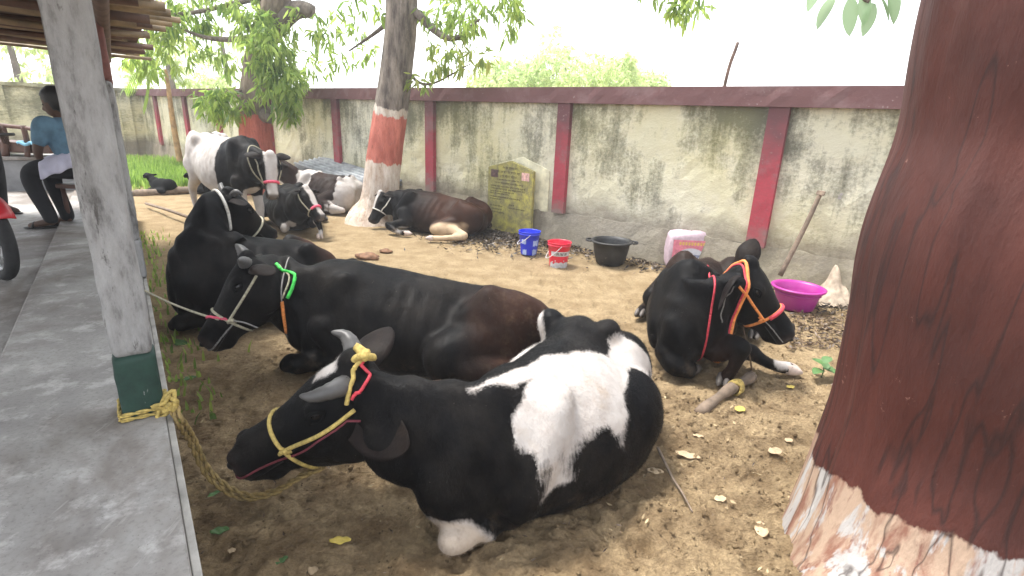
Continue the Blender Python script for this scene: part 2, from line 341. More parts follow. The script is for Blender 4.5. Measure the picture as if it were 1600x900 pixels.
MAT = dict(
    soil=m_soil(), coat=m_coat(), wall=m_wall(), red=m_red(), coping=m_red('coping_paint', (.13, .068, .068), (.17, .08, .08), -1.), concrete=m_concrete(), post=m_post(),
    green_band=m_band('green_paint', (.006, .026, .018), (.013, .046, .032)), brown_band=m_band('red_brown_paint', (.10, .035, .028), (.19, .07, .055)),
    bark=m_bark(),
    trunk_mid=m_trunk('painted_trunk_red_white', [(0, (.42, .30, .22), (.66, .58, .5)), (.93, (.33, .09, .065), (.52, .17, .125)), (1.62, (.35, .28, .22), (.58, .52, .45)), (1.72, (.06, .048, .04), (.24, .2, .165))]),
    trunk_far=m_trunk('painted_trunk_red', [(0, (.3, .08, .06), (.48, .14, .1)), (1.52, (.1, .08, .06), (.24, .19, .14))]),
    horn=simple('horn', (.07, .066, .063), .45, .4, 9), hoof=simple('hoof', (.10, .085, .075), .6, .4, 20), pale_hoof=simple('pale_hoof', (.45, .36, .31), .6, .25, 20),
    eyelid=simple('eyelid', (.005, .005, .005), .9, .2, 20, .2, **{'Specular IOR Level': .08}), eye=simple('eye', (.006, .005, .005), .08, .1, 5, 0.), nostril=simple('nostril', (.004, .003, .003), .4),
    rope_yellow=simple('yellow_rope', (.42, .31, .09), .8, .4, 60, .6), rope_tan=simple('tan_rope', (.36, .33, .24), .85, .35, 60, .6), rope_old=simple('old_yellow_rope', (.25, .175, .065), .9, .5, 50, .6), rope_brown=simple('brown_rope', (.13, .085, .05), .9, .4, 60, .6),
    rope_white=simple('white_rope', (.6, .57, .52), .8, .25, 60, .4), rope_red=simple('red_rope', (.5, .04, .06), .7, .3, 60, .4), rope_maroon=simple('maroon_cord', (.13, .02, .03), .8, .3, 60, .4), rope_orange=simple('orange_rope', (.7, .24, .06), .7, .3, 60, .4),
    rope_green=simple('green_rope', (.05, .55, .08), .6, .4, 50, .4), rope_pink=simple('pink_band', (.62, .08, .14), .7, .3, 50, .3), rope_grey=simple('grey_cord', (.2, .19, .18), .8, .3, 60, .3),
    wood=simple('weathered_wood', (.17, .125, .09), .85, .45, 14, .5), dark_wood=simple('dark_brown_wood', (.075, .032, .02), .55, .4, 10, .3), bamboo=simple('bamboo', (.23, .17, .10), .6, .5, 7, .3), bamboo_dark=simple('old_bamboo', (.10, .055, .038), .75, .5, 7, .4),
    udder=simple('udder_skin', (.45, .28, .2), .7, .25, 14, .4), teat=simple('teat_skin', (.3, .2, .17), .7, .25, 14, .4),
)

# ------------------------------------------------------------------ ground
def lines(lo, hi, d, lim0, lim1, gr=1.045):
    a = list(np.arange(lo, hi, d)); s = d; x = a[-1]
    while x < lim1: s = min(s*gr, 60); x += s; a.append(x)
    s = d; x = lo; b = []
    while x > lim0: s = min(s*gr, 60); x -= s; b.append(x)
    return np.array(b[::-1]+a)
gx = lines(-2.0, 2.3, .015, -500, 500); gy = lines(1.1, 3.9, .015, -40, 700)
GX, GY = np.meshgrid(gx, gy); hh = gh(GX.ravel(), GY.ravel())
hh *= np.clip((40-np.abs(GY.ravel()))/20, 0, 1)
hh = hh.reshape(GX.shape); hr_ = np.random.default_rng(31)
for _ in range(520):                                                        # hoof prints trodden into the soil
    hx, hy, ha, hs_ = hr_.uniform(-1.9, 3.2), 1.2+4.6*hr_.random()**1.4, hr_.uniform(0, 6.3), hr_.uniform(.035, .055)
    i0, i1 = np.searchsorted(gx, [hx-.13, hx+.13]); j0, j1 = np.searchsorted(gy, [hy-.13, hy+.13]); lx = GX[j0:j1, i0:i1]-hx; ly = GY[j0:j1, i0:i1]-hy
    u_ = (lx*math.cos(ha)+ly*math.sin(ha))/hs_; v_ = (-lx*math.sin(ha)+ly*math.cos(ha))/hs_
    dep = np.maximum(np.exp(-((u_*.8)**2+(v_-.55)**2*4)**2), np.exp(-((u_*.8)**2+(v_+.55)**2*4)**2)); rimm = np.exp(-((np.hypot(u_*.75, v_*.75)-1.15)/.25)**2)
    hh[j0:j1, i0:i1] += hr_.uniform(.4, 1.)*(-.020*dep+.007*rimm)
hh = hh.ravel()
gv = np.stack([GX.ravel(), GY.ravel(), hh], 1); nx = len(gx); ny = len(gy)
ii = (np.arange(ny-1)[:, None]*nx+np.arange(nx-1)[None]).ravel(); gf = np.stack([ii, ii+1, ii+nx+1, ii+nx], 1)
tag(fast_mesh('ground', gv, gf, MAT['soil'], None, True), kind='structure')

# ------------------------------------------------------------------ boundary wall
def add_wall_attr(o, s0=None):
    me = o.data; n = len(me.vertices); co = np.empty(n*3, np.float32); me.vertices.foreach_get('co', co); co = co.reshape(-1, 3)
    sx = (co-WO)@WW+.37*((co-WO)@WN)
    for k, v in (('ws', sx), ('wz', co[:, 2])):
        a = me.attributes.new(k, 'FLOAT', 'POINT'); a.data.foreach_set('value', v.astype(np.float32))
    return o
def slab(name, s0, s1, d0, d1, z0, z1, mat, bevel=.006, Wf=W, rough=0., top_slope=0.):
    o = Wf(s0, d0, z0); mb = MB()
    ns = max(2, int(abs(s1-s0)/.12)); nz = max(2, int((z1-z0)/.12)); v = []; f = []
    rs_ = np.random.default_rng(int(abs(s0*100+z0*10)))
    for k in range(nz+1):
        for i in range(ns+1):
            dd = d1-(top_slope*(k/nz)); e = 0 if (i in (0, ns) or k in (0, nz)) else rs_.normal()*rough
            v.append(Wf(s0+(s1-s0)*i/ns, dd+e, z0+(z1-z0)*k/nz))
    if name == 'plinth':
        for i in range(ns+1): v[nz*(ns+1)+i] = v[nz*(ns+1)+i]+np.array([0, 0, rs_.uniform(-.03, .01)])+WN*rs_.uniform(-.01, .004)
    m = ns+1; base = len(v)
    for k in range(nz+1):
        for i in range(ns+1): v.append(Wf(s0+(s1-s0)*i/ns, d0, z0+(z1-z0)*k/nz))
    for k in range(nz):
        for i in range(ns):
            q = k*m+i; f.append((q, q+1, q+m+1, q+m)); f.append((base+q, base+q+m, base+q+m+1, base+q+1))
    for i in range(ns): q = i; f.append((q, base+q, base+q+1, q+1)); q = nz*m+i; f.append((q, q+1, base+q+1, base+q))
    for k in range(nz): q = k*m; f.append((q, q+m, base+q+m, base+q)); q = k*m+ns; f.append((q, base+q, base+q+m, q+m))
    ob = mesh_obj(name, v, f, MAT[mat], None, False); add_wall_attr(ob)
    return ob
WH = 2.07
PIL = [-15.5, -13.2, -11.05, -8.35, -5.62, -2.84, -.15, 2.53, 5.25, 7.95]
wall = empty('boundary_wall', W(0, 0, 0), 'long mould-stained cream boundary wall with red pillars and a maroon coping', 'wall')
parts = [slab('plinth', -17., 9.5, -.30, .10, -.2, .43, 'wall', top_slope=.092, rough=.004)]
for i, s in enumerate(PIL):
    w2 = .10 if i < 8 else .11
    parts.append(slab('pillar', s-w2, s+w2, -.30, .07, .40, WH-.19, 'red', rough=.002))
    s1 = PIL[i+1]-.11 if i+1 < len(PIL) else 9.4
    parts.append(slab('panel', s+w2, s1, -.24, .0, .41, WH-.16, 'wall', rough=.004))
parts.append(slab('coping', -17., 9.5, -.34, .095, WH-.20, WH, 'coping', rough=.004))
parts.append(slab('panel', -17., PIL[0]-.1, -.24, .0, .41, WH-.16, 'wall'))
adopt(wall, *parts)
def W2(s, d, z): return W(-17., 0, 0)+WN*s-WW*d*-1+np.array([0, 0, z])       # the return wall on the far left
wall2 = empty('boundary_wall', W2(4, 0, 0), 'far pale wall beyond the shed, left of the post', 'wall'); parts = [slab('panel', -.35, .3, -.25, .0, -.1, WH-.1, 'wall', Wf=W2)]
for k in range(4):
    parts.append(slab('pillar', k*3+.3, k*3+.6, -.3, .08, 0, WH-.1, 'wall', Wf=W2)); parts.append(slab('panel', k*3+.6, k*3+3.3, -.25, .0, -.1, WH-.1, 'wall', Wf=W2))
parts.append(slab('coping', -.35, 12.6, -.32, .1, WH-.1, WH, 'wall', Wf=W2)); adopt(wall2, *parts)

# ------------------------------------------------------------------ shed on the left: ledge, floor, posts, roof
def sbox(mb, a0, a1, b0, b1, z0, z1): return mb.box(S(a0, b0, z0), PE*(a1-a0), PN*(b1-b0), (0, 0, z1-z0))
mb = MB(); sbox(mb, -2.5, 9.6, -.63, -.012, -.2, LEDGE); tag(mb.build('ledge_platform', MAT['concrete'], None, False, .012), kind='structure')
mb = MB(); sbox(mb, -4, 10.5, -7.5, -.64, -.2, FLOOR); tag(mb.build('shed_floor', MAT['concrete'], None, False), kind='structure')
MAT['plaster_edge'] = simple('limewashed_edge', (.34, .32, .29), .9, .35, 9, .4)
mb = MB(); sbox(mb, -2.5, 9.6, -.011, .012, -.2, LEDGE-.02); tag(mb.build('ledge_side', MAT['plaster_edge'], None, False, .004), kind='structure')
def rough_post(name, a, b0, w, z0, z1, mat, parent, seed, n=26, amp=.004):
    v = []; k = 5; r = np.random.default_rng(seed); rings = []
    for i in range(n+1):
        z = z0+(z1-z0)*i/n; ring = []
        for c in range(4):
            for j in range(k):
                u = j/k; e = .018 if j == 0 else 0
                x, y = [(u, 0), (1, u), (1-u, 1), (0, 1-u)][c]; x = x*w; y = y*w
                ctr = np.array([w/2, w/2]); p = np.array([x, y]); p = ctr+(p-ctr)*(1-e*1.2)
                p = p+r.normal(size=2)*amp
                ring.append(S(a+p[1], b0+p[0], z))
        rings.append(np.array(ring))
    return mesh_obj(name, *loft(rings), MAT[mat], parent, True)
def post(a, b0, w, label, upper=None, seed=1, base='green_band'):
    root = empty('post', S(a+w/2, b0+w/2, LEDGE), label, 'post', 'posts along the ledge')
    ps = []
    zg = LEDGE+.27
    ps.append(rough_post('painted_base', a-.003, b0-.003, w+.006, LEDGE-.02, zg, base, None, seed, 10, .002))
    ps.append(rough_post('shaft', a, b0, w, zg-.01, upper or 2.18, 'post', None, seed+1))
    if upper: ps.append(rough_post('painted_top', a-.002, b0-.002, w+.004, upper, 2.18, 'brown_band', None, seed+2, 10, .003))
    for p in ps: m = p.modifiers.new('s', 'SUBSURF'); m.levels = m.render_levels = 1
    return adopt(root, *ps)
post(2.35, -.147, .135, 'whitewashed square post with a dark green base, nearest on the ledge', None, 5)
post(4.55, -.135, .15, 'second post on the ledge, red-brown upper part, mostly hidden by the nearest', 1.78, 15, 'post')
post(7.2, -.125, .15, 'farthest post on the ledge, hidden behind the other two', 1.78, 25, 'post')
roof = empty('shed_roof', S(5, -1, 2.18), 'bamboo pole roof of the shed with uneven pole ends', 'roof'); parts = []
r_ = np.random.default_rng(5); k = 0
a = 2.2
while a < 8.6:
    e = .34+r_.uniform(-.2, .14); z = 2.20+r_.normal()*.015; rr = r_.uniform(.018, .032)
    n = 9; pts = np.array([S(a+(r_.normal()*.01), b, z+.10*max(0, -b)*.35) for b in np.linspace(e, -4.5, n)]); pts[:, 2] += r_.normal(size=n)*.006
    rad = rr*(1+.08*np.sin(np.arange(n)*9)); parts.append(mesh_obj('bamboo_pole', *tube(pts, rad, 8), MAT['bamboo' if r_.random() < .6 else 'bamboo_dark']))
    a += r_.uniform(.10, .26) if a > 3.2 else r_.uniform(.08, .15)
mb = MB()
for b in (.02, -1.6, -3.2): mb.tube([S(aa, b, 2.135+.035*max(0, -b)) for aa in np.linspace(1.8, 8.7, 8)], .038, 10)
parts.append(mb.build('purlin', MAT['bamboo_dark']))
mb = MB(); v = []; 
for aa in np.linspace(1.5, 8.5, 40):
    for b in np.linspace(.3, -4.6, 24): v.append(S(aa, b, 2.26+.035*max(0, -b)+r_.normal()*.008))
mb.add(v, [(i*24+j, i*24+j+1, (i+1)*24+j+1, (i+1)*24+j) for i in range(39) for j in range(23)]); parts.append(mb.build('thatch_mat', MAT['bamboo_dark']))
adopt(roof, *parts)

# ------------------------------------------------------------------ trees
def leaf_cloud(name, clusters, mat, size=(.14, .22), width=.28, droop=.8, seed=1, parent=None):
    r = np.random.default_rng(seed); V = []; Fc = []; R_ = []
    for c, rad, n in clusters:
        c = np.asarray(c, float); rad = np.asarray(rad, float)*np.ones(3)
        ns = max(1, n//7)
        tw = r.normal(size=(ns, 3)); tw /= np.linalg.norm(tw, axis=1)[:, None]; tw = c+tw*(r.random((ns, 1))**.4)*rad
        k = r.integers(0, ns, n); p = tw[k]+r.normal(size=(n, 3))*.035
        out = (p-c)/rad; d = out*.45+r.normal(size=(n, 3))*.5; d[:, 2] -= droop*1.1; d /= np.linalg.norm(d, axis=1)[:, None]
        sd = np.cross(d, r.normal(size=(n, 3))); sd /= np.linalg.norm(sd, axis=1)[:, None]; no = np.cross(sd, d)
        L = r.uniform(*size, n)[:, None]; w = L*width*r.uniform(.75, 1.2, (n, 1))*.5
        g = np.array([0, 0, -1.])*L*.10
        a = p; m1 = p+d*L*.35+no*L*.05; m2 = p+d*L*.7+g*.6+no*L*.03; t = p+d*L+g*1.5
        v = np.stack([a, m1+sd*w+no*w*.35, m1, m1-sd*w+no*w*.35, m2+sd*w*.75+no*w*.2, m2, m2-sd*w*.75+no*w*.2, t], 1)
        b = sum(len(q) for q in V)*8+np.arange(n)*8
        V.append(v); fc = np.array([(0, 1, 2), (0, 2, 3), (1, 4, 5), (1, 5, 2), (2, 5, 6), (2, 6, 3), (4, 7, 5), (5, 7, 6)])
        Fc.append((b[:, None, None]+fc[None]).reshape(-1, 3)); R_.append(np.repeat(np.clip(r.normal(.5, .25, n)+.25*(r.random(ns)[k]-.5), 0, 1), 8))
    o = fast_mesh(name, np.concatenate(V).reshape(-1, 3), np.concatenate(Fc), MAT[mat], parent, True)
    at = o.data.attributes.new('rnd', 'FLOAT', 'POINT'); at.data.foreach_set('value', np.concatenate(R_).astype(np.float32))
    return o
MAT['leaf'] = m_leaf('mango_leaf', (.085, .155, .035), (.30, .38, .09), .6); MAT['leaf_light'] = m_leaf('light_leaf', (.12, .19, .04), (.28, .30, .08))
MAT['leaf_pale'] = m_leaf('pale_leaf', (.22, .32, .18), (.3, .4, .24), .5); MAT['leaf_far'] = m_leaf('hazy_leaf', (.30, .38, .17), (.46, .52, .28), .6); MAT['grass'] = m_leaf('grass_blade', (.11, .2, .035), (.25, .36, .08), .5); MAT['palm'] = m_leaf('palm_leaf', (.13, .22, .03), (.32, .38, .07), .5)  # leaf_far: distance haze put into the pale leaf colour
def trunk_mesh(name, pts, rad, mat, seed=1, flutes=.06, n=40, m=60, bumps=.03, flare=()):
    P_ = catmull(np.column_stack([pts, rad]), m); T = np.gradient(P_[:, :3], axis=0); T /= np.linalg.norm(T, axis=1)[:, None]; rings = []; th = np.arange(n)*2*math.pi/n; zz = []
    for k in range(m):
        q = P_[k, :3]; x = unit(np.cross(T[k], [0, 1., .02])); y = np.cross(T[k], x); u = np.stack([np.cos(th)*2.2, np.sin(th)*2.2, np.full(n, P_[k, 2]*.55+seed*7)], 1)
        r = P_[k, 3]*(1+flutes*pnoise(u)+flutes*.6*pnoise(u*np.array([2.3, 2.3, 1.2])+5)+bumps*pnoise(u*np.array([3.5, 3.5, 6])))
        for fa, fr, fz in flare: az = np.arctan2((np.cos(th)[:, None]*x+np.sin(th)[:, None]*y)[:, 1], (np.cos(th)[:, None]*x+np.sin(th)[:, None]*y)[:, 0]); r = r+fr*math.exp(-max(0, P_[k, 2]+.05)/fz*1.6)*np.exp(-(np.angle(np.exp(1j*(az-fa)))/.42)**2)
        rings.append(q+(r*np.cos(th))[:, None]*x+(r*np.sin(th))[:, None]*y); zz += [P_[k, 2]]*n
    o = mesh_obj(name, *loft(rings), MAT[mat]); at = o.data.attributes.new('wz', 'FLOAT', 'POINT'); at.data.foreach_set('value', np.r_[zz, zz[0], zz[-1]].astype(np.float32)); return o
def branch(name, lst, mat='bark'):
    mb = MB()
    for pts, r0, r1 in lst: P_ = catmull(pts, 16); mb.tube(P_, np.linspace(r0, r1, 16), 9)
    return mb.build(name, MAT[mat])
def C(px, py, Y, rpx, n, rz=None): s = Y*1.05/FPX; return (D(px, py, Y), (rpx*s, rpx*s*1.0, (rz or rpx)*s), n)
# leaning trunk with red and white bands
b2 = np.array([-2.22, 8.45, 0])
t2 = empty('mango_tree', b2, 'leaning mango tree, trunk ringed red over white, in the middle of the yard', 'tree')
tp = [b2+np.array(q) for q in ((-.02, 0, -.25), (0., 0, .02), (.06, 0, .3), (.12, 0, .8), (.24, 0, 1.5), (.40, 0, 2.4), (.48, 0, 3.2), (.46, .1, 4.3))]
tr = trunk_mesh('trunk', tp, [.62, .46, .31, .27, .25, .225, .22, .19], 'trunk_mid', 2, .07)
top = tp[-2]; cl2 = [C(735, 95, 8.2, 36, 120, 26), C(690, 80, 8.0, 36, 100, 34), C(745, 15, 8.0, 55, 260, 30), C(800, 25, 7.8, 26, 110, 36), C(700, 20, 8.4, 45, 170, 28), C(560, 75, 9.3, 48, 110, 30), C(500, 95, 9.3, 34, 60, 20), C(580, 20, 8.6, 50, 150, 34), C(655, 130, 8.5, 22, 36, 14), C(1078, 12, 7.0, 30, 110, 20), C(1050, -30, 7.0, 50, 160, 30)]
cl2 += [((b2+np.array([r_.uniform(-2.6, 3.), r_.uniform(-2.2, 2.2), r_.uniform(3.9, 5.6)])), (.8, .8, .5), 160) for _ in range(16)]
br2 = [([top, D(700, 60, 8.2), D(750, 30, 8.1)], .07, .015), ([tp[-3], D(665, 132, 8.4), D(735, 100, 8.2)], .03, .008), ([top, D(600, 40, 8.8), D(545, 80, 9.2)], .06, .012), ([tp[-1], b2+np.array([2.2, -1, 4.6]), D(1060, -30, 7.), D(1078, 10, 7.)], .09, .01), ([tp[-1], b2+np.array([-1.5, .6, 4.8])], .11, .03), ([tp[-1], b2+np.array([1.0, 1.3, 5.2])], .1, .03)]
adopt(t2, tr, branch('limb', br2), leaf_cloud('crown', cl2[:2]+cl2[8:9], 'leaf_light', (.12, .18), seed=3), leaf_cloud('crown', [(a, b, int(n*1.0)) for a, b, n in cl2[2:8]+cl2[9:]], 'leaf', (.11, .20), .24, seed=4))
# farther trunk, red
b1 = np.array([-5.28, 11.0, 0])
t1 = empty('mango_tree', b1, 'mango tree behind the standing cow, trunk painted red, leafy shoots on it', 'tree')
tp = [b1+np.array(q) for q in ((0, 0, -.25), (0, 0, .02), (0, 0, .5), (.02, 0, 1.3), (.12, 0, 2.1), (.35, 0, 2.9), (.75, 0, 3.7), (1.2, 0, 4.6))]
tr = trunk_mesh('trunk', tp, [.5, .4, .31, .28, .25, .22, .22, .18], 'trunk_far', 5, .10)
knot_o = branch('trunk_burl', [([D(405, 175, 11), D(418, 183, 10.85), D(426, 188, 10.85)], .16, .08)])
fork = branch('fork', [([tp[5], D(455, 20, 11), D(475, 15, 10.8), D(490, 20, 10.8)], .20, .12), ([tp[5], D(420, 40, 11.2), D(400, -40, 11.4)], .16, .09)])
cl1 = [C(350, 160, 10.6, 36, 260, 24), C(420, 75, 10.5, 34, 330, 40), C(440, 130, 10.5, 32, 330, 34), C(405, 40, 10.8, 38, 240, 28), C(450, 170, 10.5, 16, 70, 18), C(275, 60, 11, 40, 330, 40), C(235, 30, 11, 42, 300, 40), C(300, 20, 11.2, 36, 180, 24), C(350, 95, 11.4, 26, 90, 22), C(380, 10, 11, 50, 260, 24), C(500, 40, 10.8, 42, 160, 26), C(330, 55, 11.5, 28, 70, 26), C(470, 105, 11.3, 40, 120, 26), C(225, 95, 11.2, 26, 110, 22)]
cl1 += [((b1+np.array([r_.uniform(-3, 3.4), r_.uniform(-2, 2.4), r_.uniform(4.3, 6.2)])), (.9, .9, .55), 150) for _ in range(14)]
adopt(t1, tr, knot_o, fork, branch('twig', [([tp[4], D(380, 140, 10.8), D(345, 150, 10.6)], .05, .012), ([tp[5], D(330, 60, 11), D(270, 40, 11)], .07, .015), ([tp[5], D(440, 90, 10.6), D(445, 140, 10.5)], .04, .01), ([tp[6], D(300, 20, 11), D(230, 20, 11)], .06, .012)]), leaf_cloud('crown', [(a, b, int(n*(1.7 if i < 5 else 1.0))) for i, (a, b, n) in enumerate(cl1)], 'leaf', (.14, .25), .24, seed=8))
# the big trunk on the right
def m_bigtrunk():
    t = NT('painted_trunk_maroon'); z = t.attr('wz'); rag = t.noise(4, 5, .7, stretch=(1, 1, .6)); a = t.noise(11, 8, .72, stretch=(1, 1, .16), dist=.5); f = t.noise(40, 6, .72, stretch=(1, 1, .35)); big = t.noise(1.4, 4)
    zz = t.math('ADD', z, t.math('MULTIPLY', t.math('SUBTRACT', rag, .5), .22)); zz = t.math('ADD', zz, t.math('MULTIPLY', t.math('SUBTRACT', t.noise(11, 4, .6, stretch=(1, 1, .3)), .5), .06)); zz = t.math('ADD', zz, t.math('MULTIPLY', t.math('SUBTRACT', f, .5), .03))
    s1 = t.noise(20, 6, .6, stretch=(1, 1, .07), dist=.35); s2 = t.noise(9, 5, .6, stretch=(1, 1, .10), dist=.3); s3 = t.noise(34, 4, .6, stretch=(1, 1, .06))
    lo = t.mix(t.ramp(s1, [(.36, 0.), (.56, 1.)]), (.20, .095, .065), (.35, .25, .18)); lo = t.mix(t.ramp(s2, [(.52, 0.), (.56, .9)]), lo, t.mix(s1, (.30, .285, .27), (.42, .41, .40))); lo = t.mix(t.ramp(s3, [(.60, 0.), (.68, .7)]), lo, (.15, .06, .045))
    hi = t.mix(t.ramp(a, [(.3, 0.), (.75, 1.)]), (.056, .0135, .009), (.086, .024, .0165)); hi = t.mix(t.ramp(big, [(.45, 0.), (.7, .7)]), hi, (.028, .010, .0085))
    c = t.mix(t.node('ShaderNodeMapRange', {'Value': zz, 'From Min': .335, 'From Max': .35}).outputs[0], lo, hi)
    c = t.mix(t.ramp(f, [(.24, .5), (.34, 0.)]), c, (.045, .022, .02)); c = t.mix(t.ramp(t.noise(11, 7, .82), [(.65, 0.), (.67, .75)]), c, (.28, .15, .12)); seam = t.ramp(t.noise(6, 3, .5, stretch=(1, 1, .05), dist=.2), [(.485, 0.), (.5, .75), (.515, 0.)]); c = t.mix(seam, c, (.02, .009, .008))
    b = t.bump(t.noise(5, 5, .6, stretch=(1, 1, .2)), .6, .05, t.bump(f, .5, .006)); b = t.bump(t.noise(14, 5, .7, stretch=(1, 1, .3)), .35, .02, b)
    return t.done(c, .72, b, **{'Specular IOR Level': .3})
MAT['trunk_big'] = m_bigtrunk()
b3 = np.array([1.77, 1.78, 0])
t3 = empty('mango_tree', b3, 'huge trunk painted dark maroon over whitewash at the right edge', 'tree')
tp = [b3+np.array(q) for q in ((-.03, -.03, -.3), (-.02, -.02, -.02), (0, 0, .25), (.02, .02, .6), (0, 0, 1.0), (-.01, 0, 1.3), (.02, .02, 1.65), (.0, .0, 2.1), (.0, 0, 2.8), (0, .1, 3.6))]
tr = trunk_mesh('trunk', tp, [.60, .535, .50, .485, .495, .50, .475, .49, .46, .40], 'trunk_big', 9, .05, 128, 150, .012, [(3.85, .30, .16), (4.7, .16, .2), (5.6, .2, .2)])
def big_leaf(p, d, nrm, L, w):
    d = unit(d); s = unit(np.cross(nrm, d)); no = np.cross(d, s); v = []; f = []; n = 9
    for i in range(n+1):
        a = i/n; ww = w*math.sin(math.pi*min(1, a*.92+.06))**.8*(1 if i < n else .05); q = np.asarray(p)+d*L*a-np.array([0, 0, 1])*L*.18*a*a
        v += [q+s*ww+no*ww*.3, q, q-s*ww+no*ww*.3]
    for i in range(n): f += [(3*i, 3*i+1, 3*i+4, 3*i+3), (3*i+1, 3*i+2, 3*i+5, 3*i+4)]
    return v, f
mb = MB()
for px, py, dx, dy, L in ((1305, -8, -.55, -1, .14), (1330, -5, .05, -1, .12), (1350, -12, .1, -1, .14), (1375, -5, .55, -1, .13), (1392, -25, .2, -1, .12), (1290, -40, -.4, -.8, .14), (1365, 5, -.3, -1, .12)):
    p = D(px, py, 1.9); L *= r_.uniform(.55, .95); mb.add(*big_leaf(p, CR*dx+CU*dy+CF*.1, -CF+.4*CU+CR*r_.normal()*.9, L, L*.22))
bl = mb.build('hanging_leaf', MAT['leaf_pale']); at = bl.data.attributes.new('rnd', 'FLOAT', 'POINT'); at.data.foreach_set('value', np.full(len(bl.data.vertices), .6, np.float32))
cl3 = [((b3+np.array([r_.uniform(-2.6, 3.2), r_.uniform(-2.6, 2.4), r_.uniform(4.2, 5.8)])), (.9, .9, .5), 110) for _ in range(12)]
br3 = [([tp[-1], b3+np.array([-.5, .2, 3.4]), D(1380, -60, 1.9), D(1345, -12, 1.9)], .035, .003), ([tp[-1], b3+np.array([.9, .5, 4.6])], .2, .06), ([tp[-1], b3+np.array([-1.0, .8, 4.8])], .2, .06), ([tp[-1], b3+np.array([0, -1.4, 4.9])], .18, .05)]
adopt(t3, tr, bl, branch('limb', br3), leaf_cloud('crown', cl3, 'leaf', (.14, .22), seed=12))
# hazy trees beyond the wall
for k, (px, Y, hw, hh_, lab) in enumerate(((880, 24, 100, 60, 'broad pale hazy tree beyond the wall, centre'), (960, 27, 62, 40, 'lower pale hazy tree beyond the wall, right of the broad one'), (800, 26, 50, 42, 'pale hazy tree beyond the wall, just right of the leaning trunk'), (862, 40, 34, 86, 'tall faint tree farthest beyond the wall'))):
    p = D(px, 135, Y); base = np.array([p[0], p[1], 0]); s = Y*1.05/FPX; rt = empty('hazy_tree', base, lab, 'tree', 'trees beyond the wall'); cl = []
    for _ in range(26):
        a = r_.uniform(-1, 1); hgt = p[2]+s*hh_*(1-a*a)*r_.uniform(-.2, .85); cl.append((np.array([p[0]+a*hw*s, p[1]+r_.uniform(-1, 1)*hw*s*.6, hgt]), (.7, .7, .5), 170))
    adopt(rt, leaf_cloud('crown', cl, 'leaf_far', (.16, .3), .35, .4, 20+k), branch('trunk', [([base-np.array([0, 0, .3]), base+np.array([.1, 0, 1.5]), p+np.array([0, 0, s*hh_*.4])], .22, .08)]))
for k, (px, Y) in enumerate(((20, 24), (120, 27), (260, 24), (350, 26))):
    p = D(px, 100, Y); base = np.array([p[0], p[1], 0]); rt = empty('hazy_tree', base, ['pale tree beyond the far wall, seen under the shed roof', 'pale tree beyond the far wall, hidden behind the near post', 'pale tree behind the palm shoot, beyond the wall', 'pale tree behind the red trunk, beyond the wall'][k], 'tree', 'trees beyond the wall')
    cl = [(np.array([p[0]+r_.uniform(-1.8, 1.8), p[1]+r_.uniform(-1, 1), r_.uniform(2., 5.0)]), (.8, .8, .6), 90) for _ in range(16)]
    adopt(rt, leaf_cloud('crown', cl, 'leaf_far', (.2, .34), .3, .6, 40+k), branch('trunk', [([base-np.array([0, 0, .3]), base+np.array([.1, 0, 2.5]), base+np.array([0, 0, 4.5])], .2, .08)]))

# ------------------------------------------------------------------ cattle
LYING = np.array([  # t, top, bottom, half width
    (0.00, .50, .14, .10), (.05, .60, .05, .19), (.13, .665, .0, .265), (.23, .70, -.03, .315), (.36, .69, -.04, .37), (.50, .70, -.04, .405),
    (.63, .72, -.04, .39), (.74, .75, -.03, .33), (.83, .775, .0, .275), (.91, .71, .05, .22), (.97, .60, .13, .165), (1.0, .50, .22, .10)])
STANDING = np.array([
    (0.00, 1.20, .86, .10), (.05, 1.28, .74, .19), (.13, 1.31, .66, .25), (.23, 1.315, .60, .275), (.36, 1.28, .53, .31), (.50, 1.27, .50, .345),
    (.63, 1.28, .50, .33), (.74, 1.31, .53, .28), (.83, 1.34, .56, .23), (.91, 1.27, .60, .185), (.97, 1.17, .68, .14), (1.0, 1.06, .78, .09)])
HEAD = np.array([1., 1., 1.27, 1.12])*np.array([   # s along nose line, top, bottom, half width
    (-.035, -.04, -.10, .045), (-.01, -.004, -.15, .078), (.04, .014, -.19, .098), (.10, .018, -.225, .112), (.16, .012, -.245, .116), (.22, .0, -.25, .104), (.28, -.012, -.235, .086),
    (.34, -.020, -.205, .073), (.40, -.024, -.182, .067), (.45, -.026, -.172, .071), (.49, -.034, -.163, .075), (.52, -.052, -.15, .066), (.54, -.08, -.13, .045)])
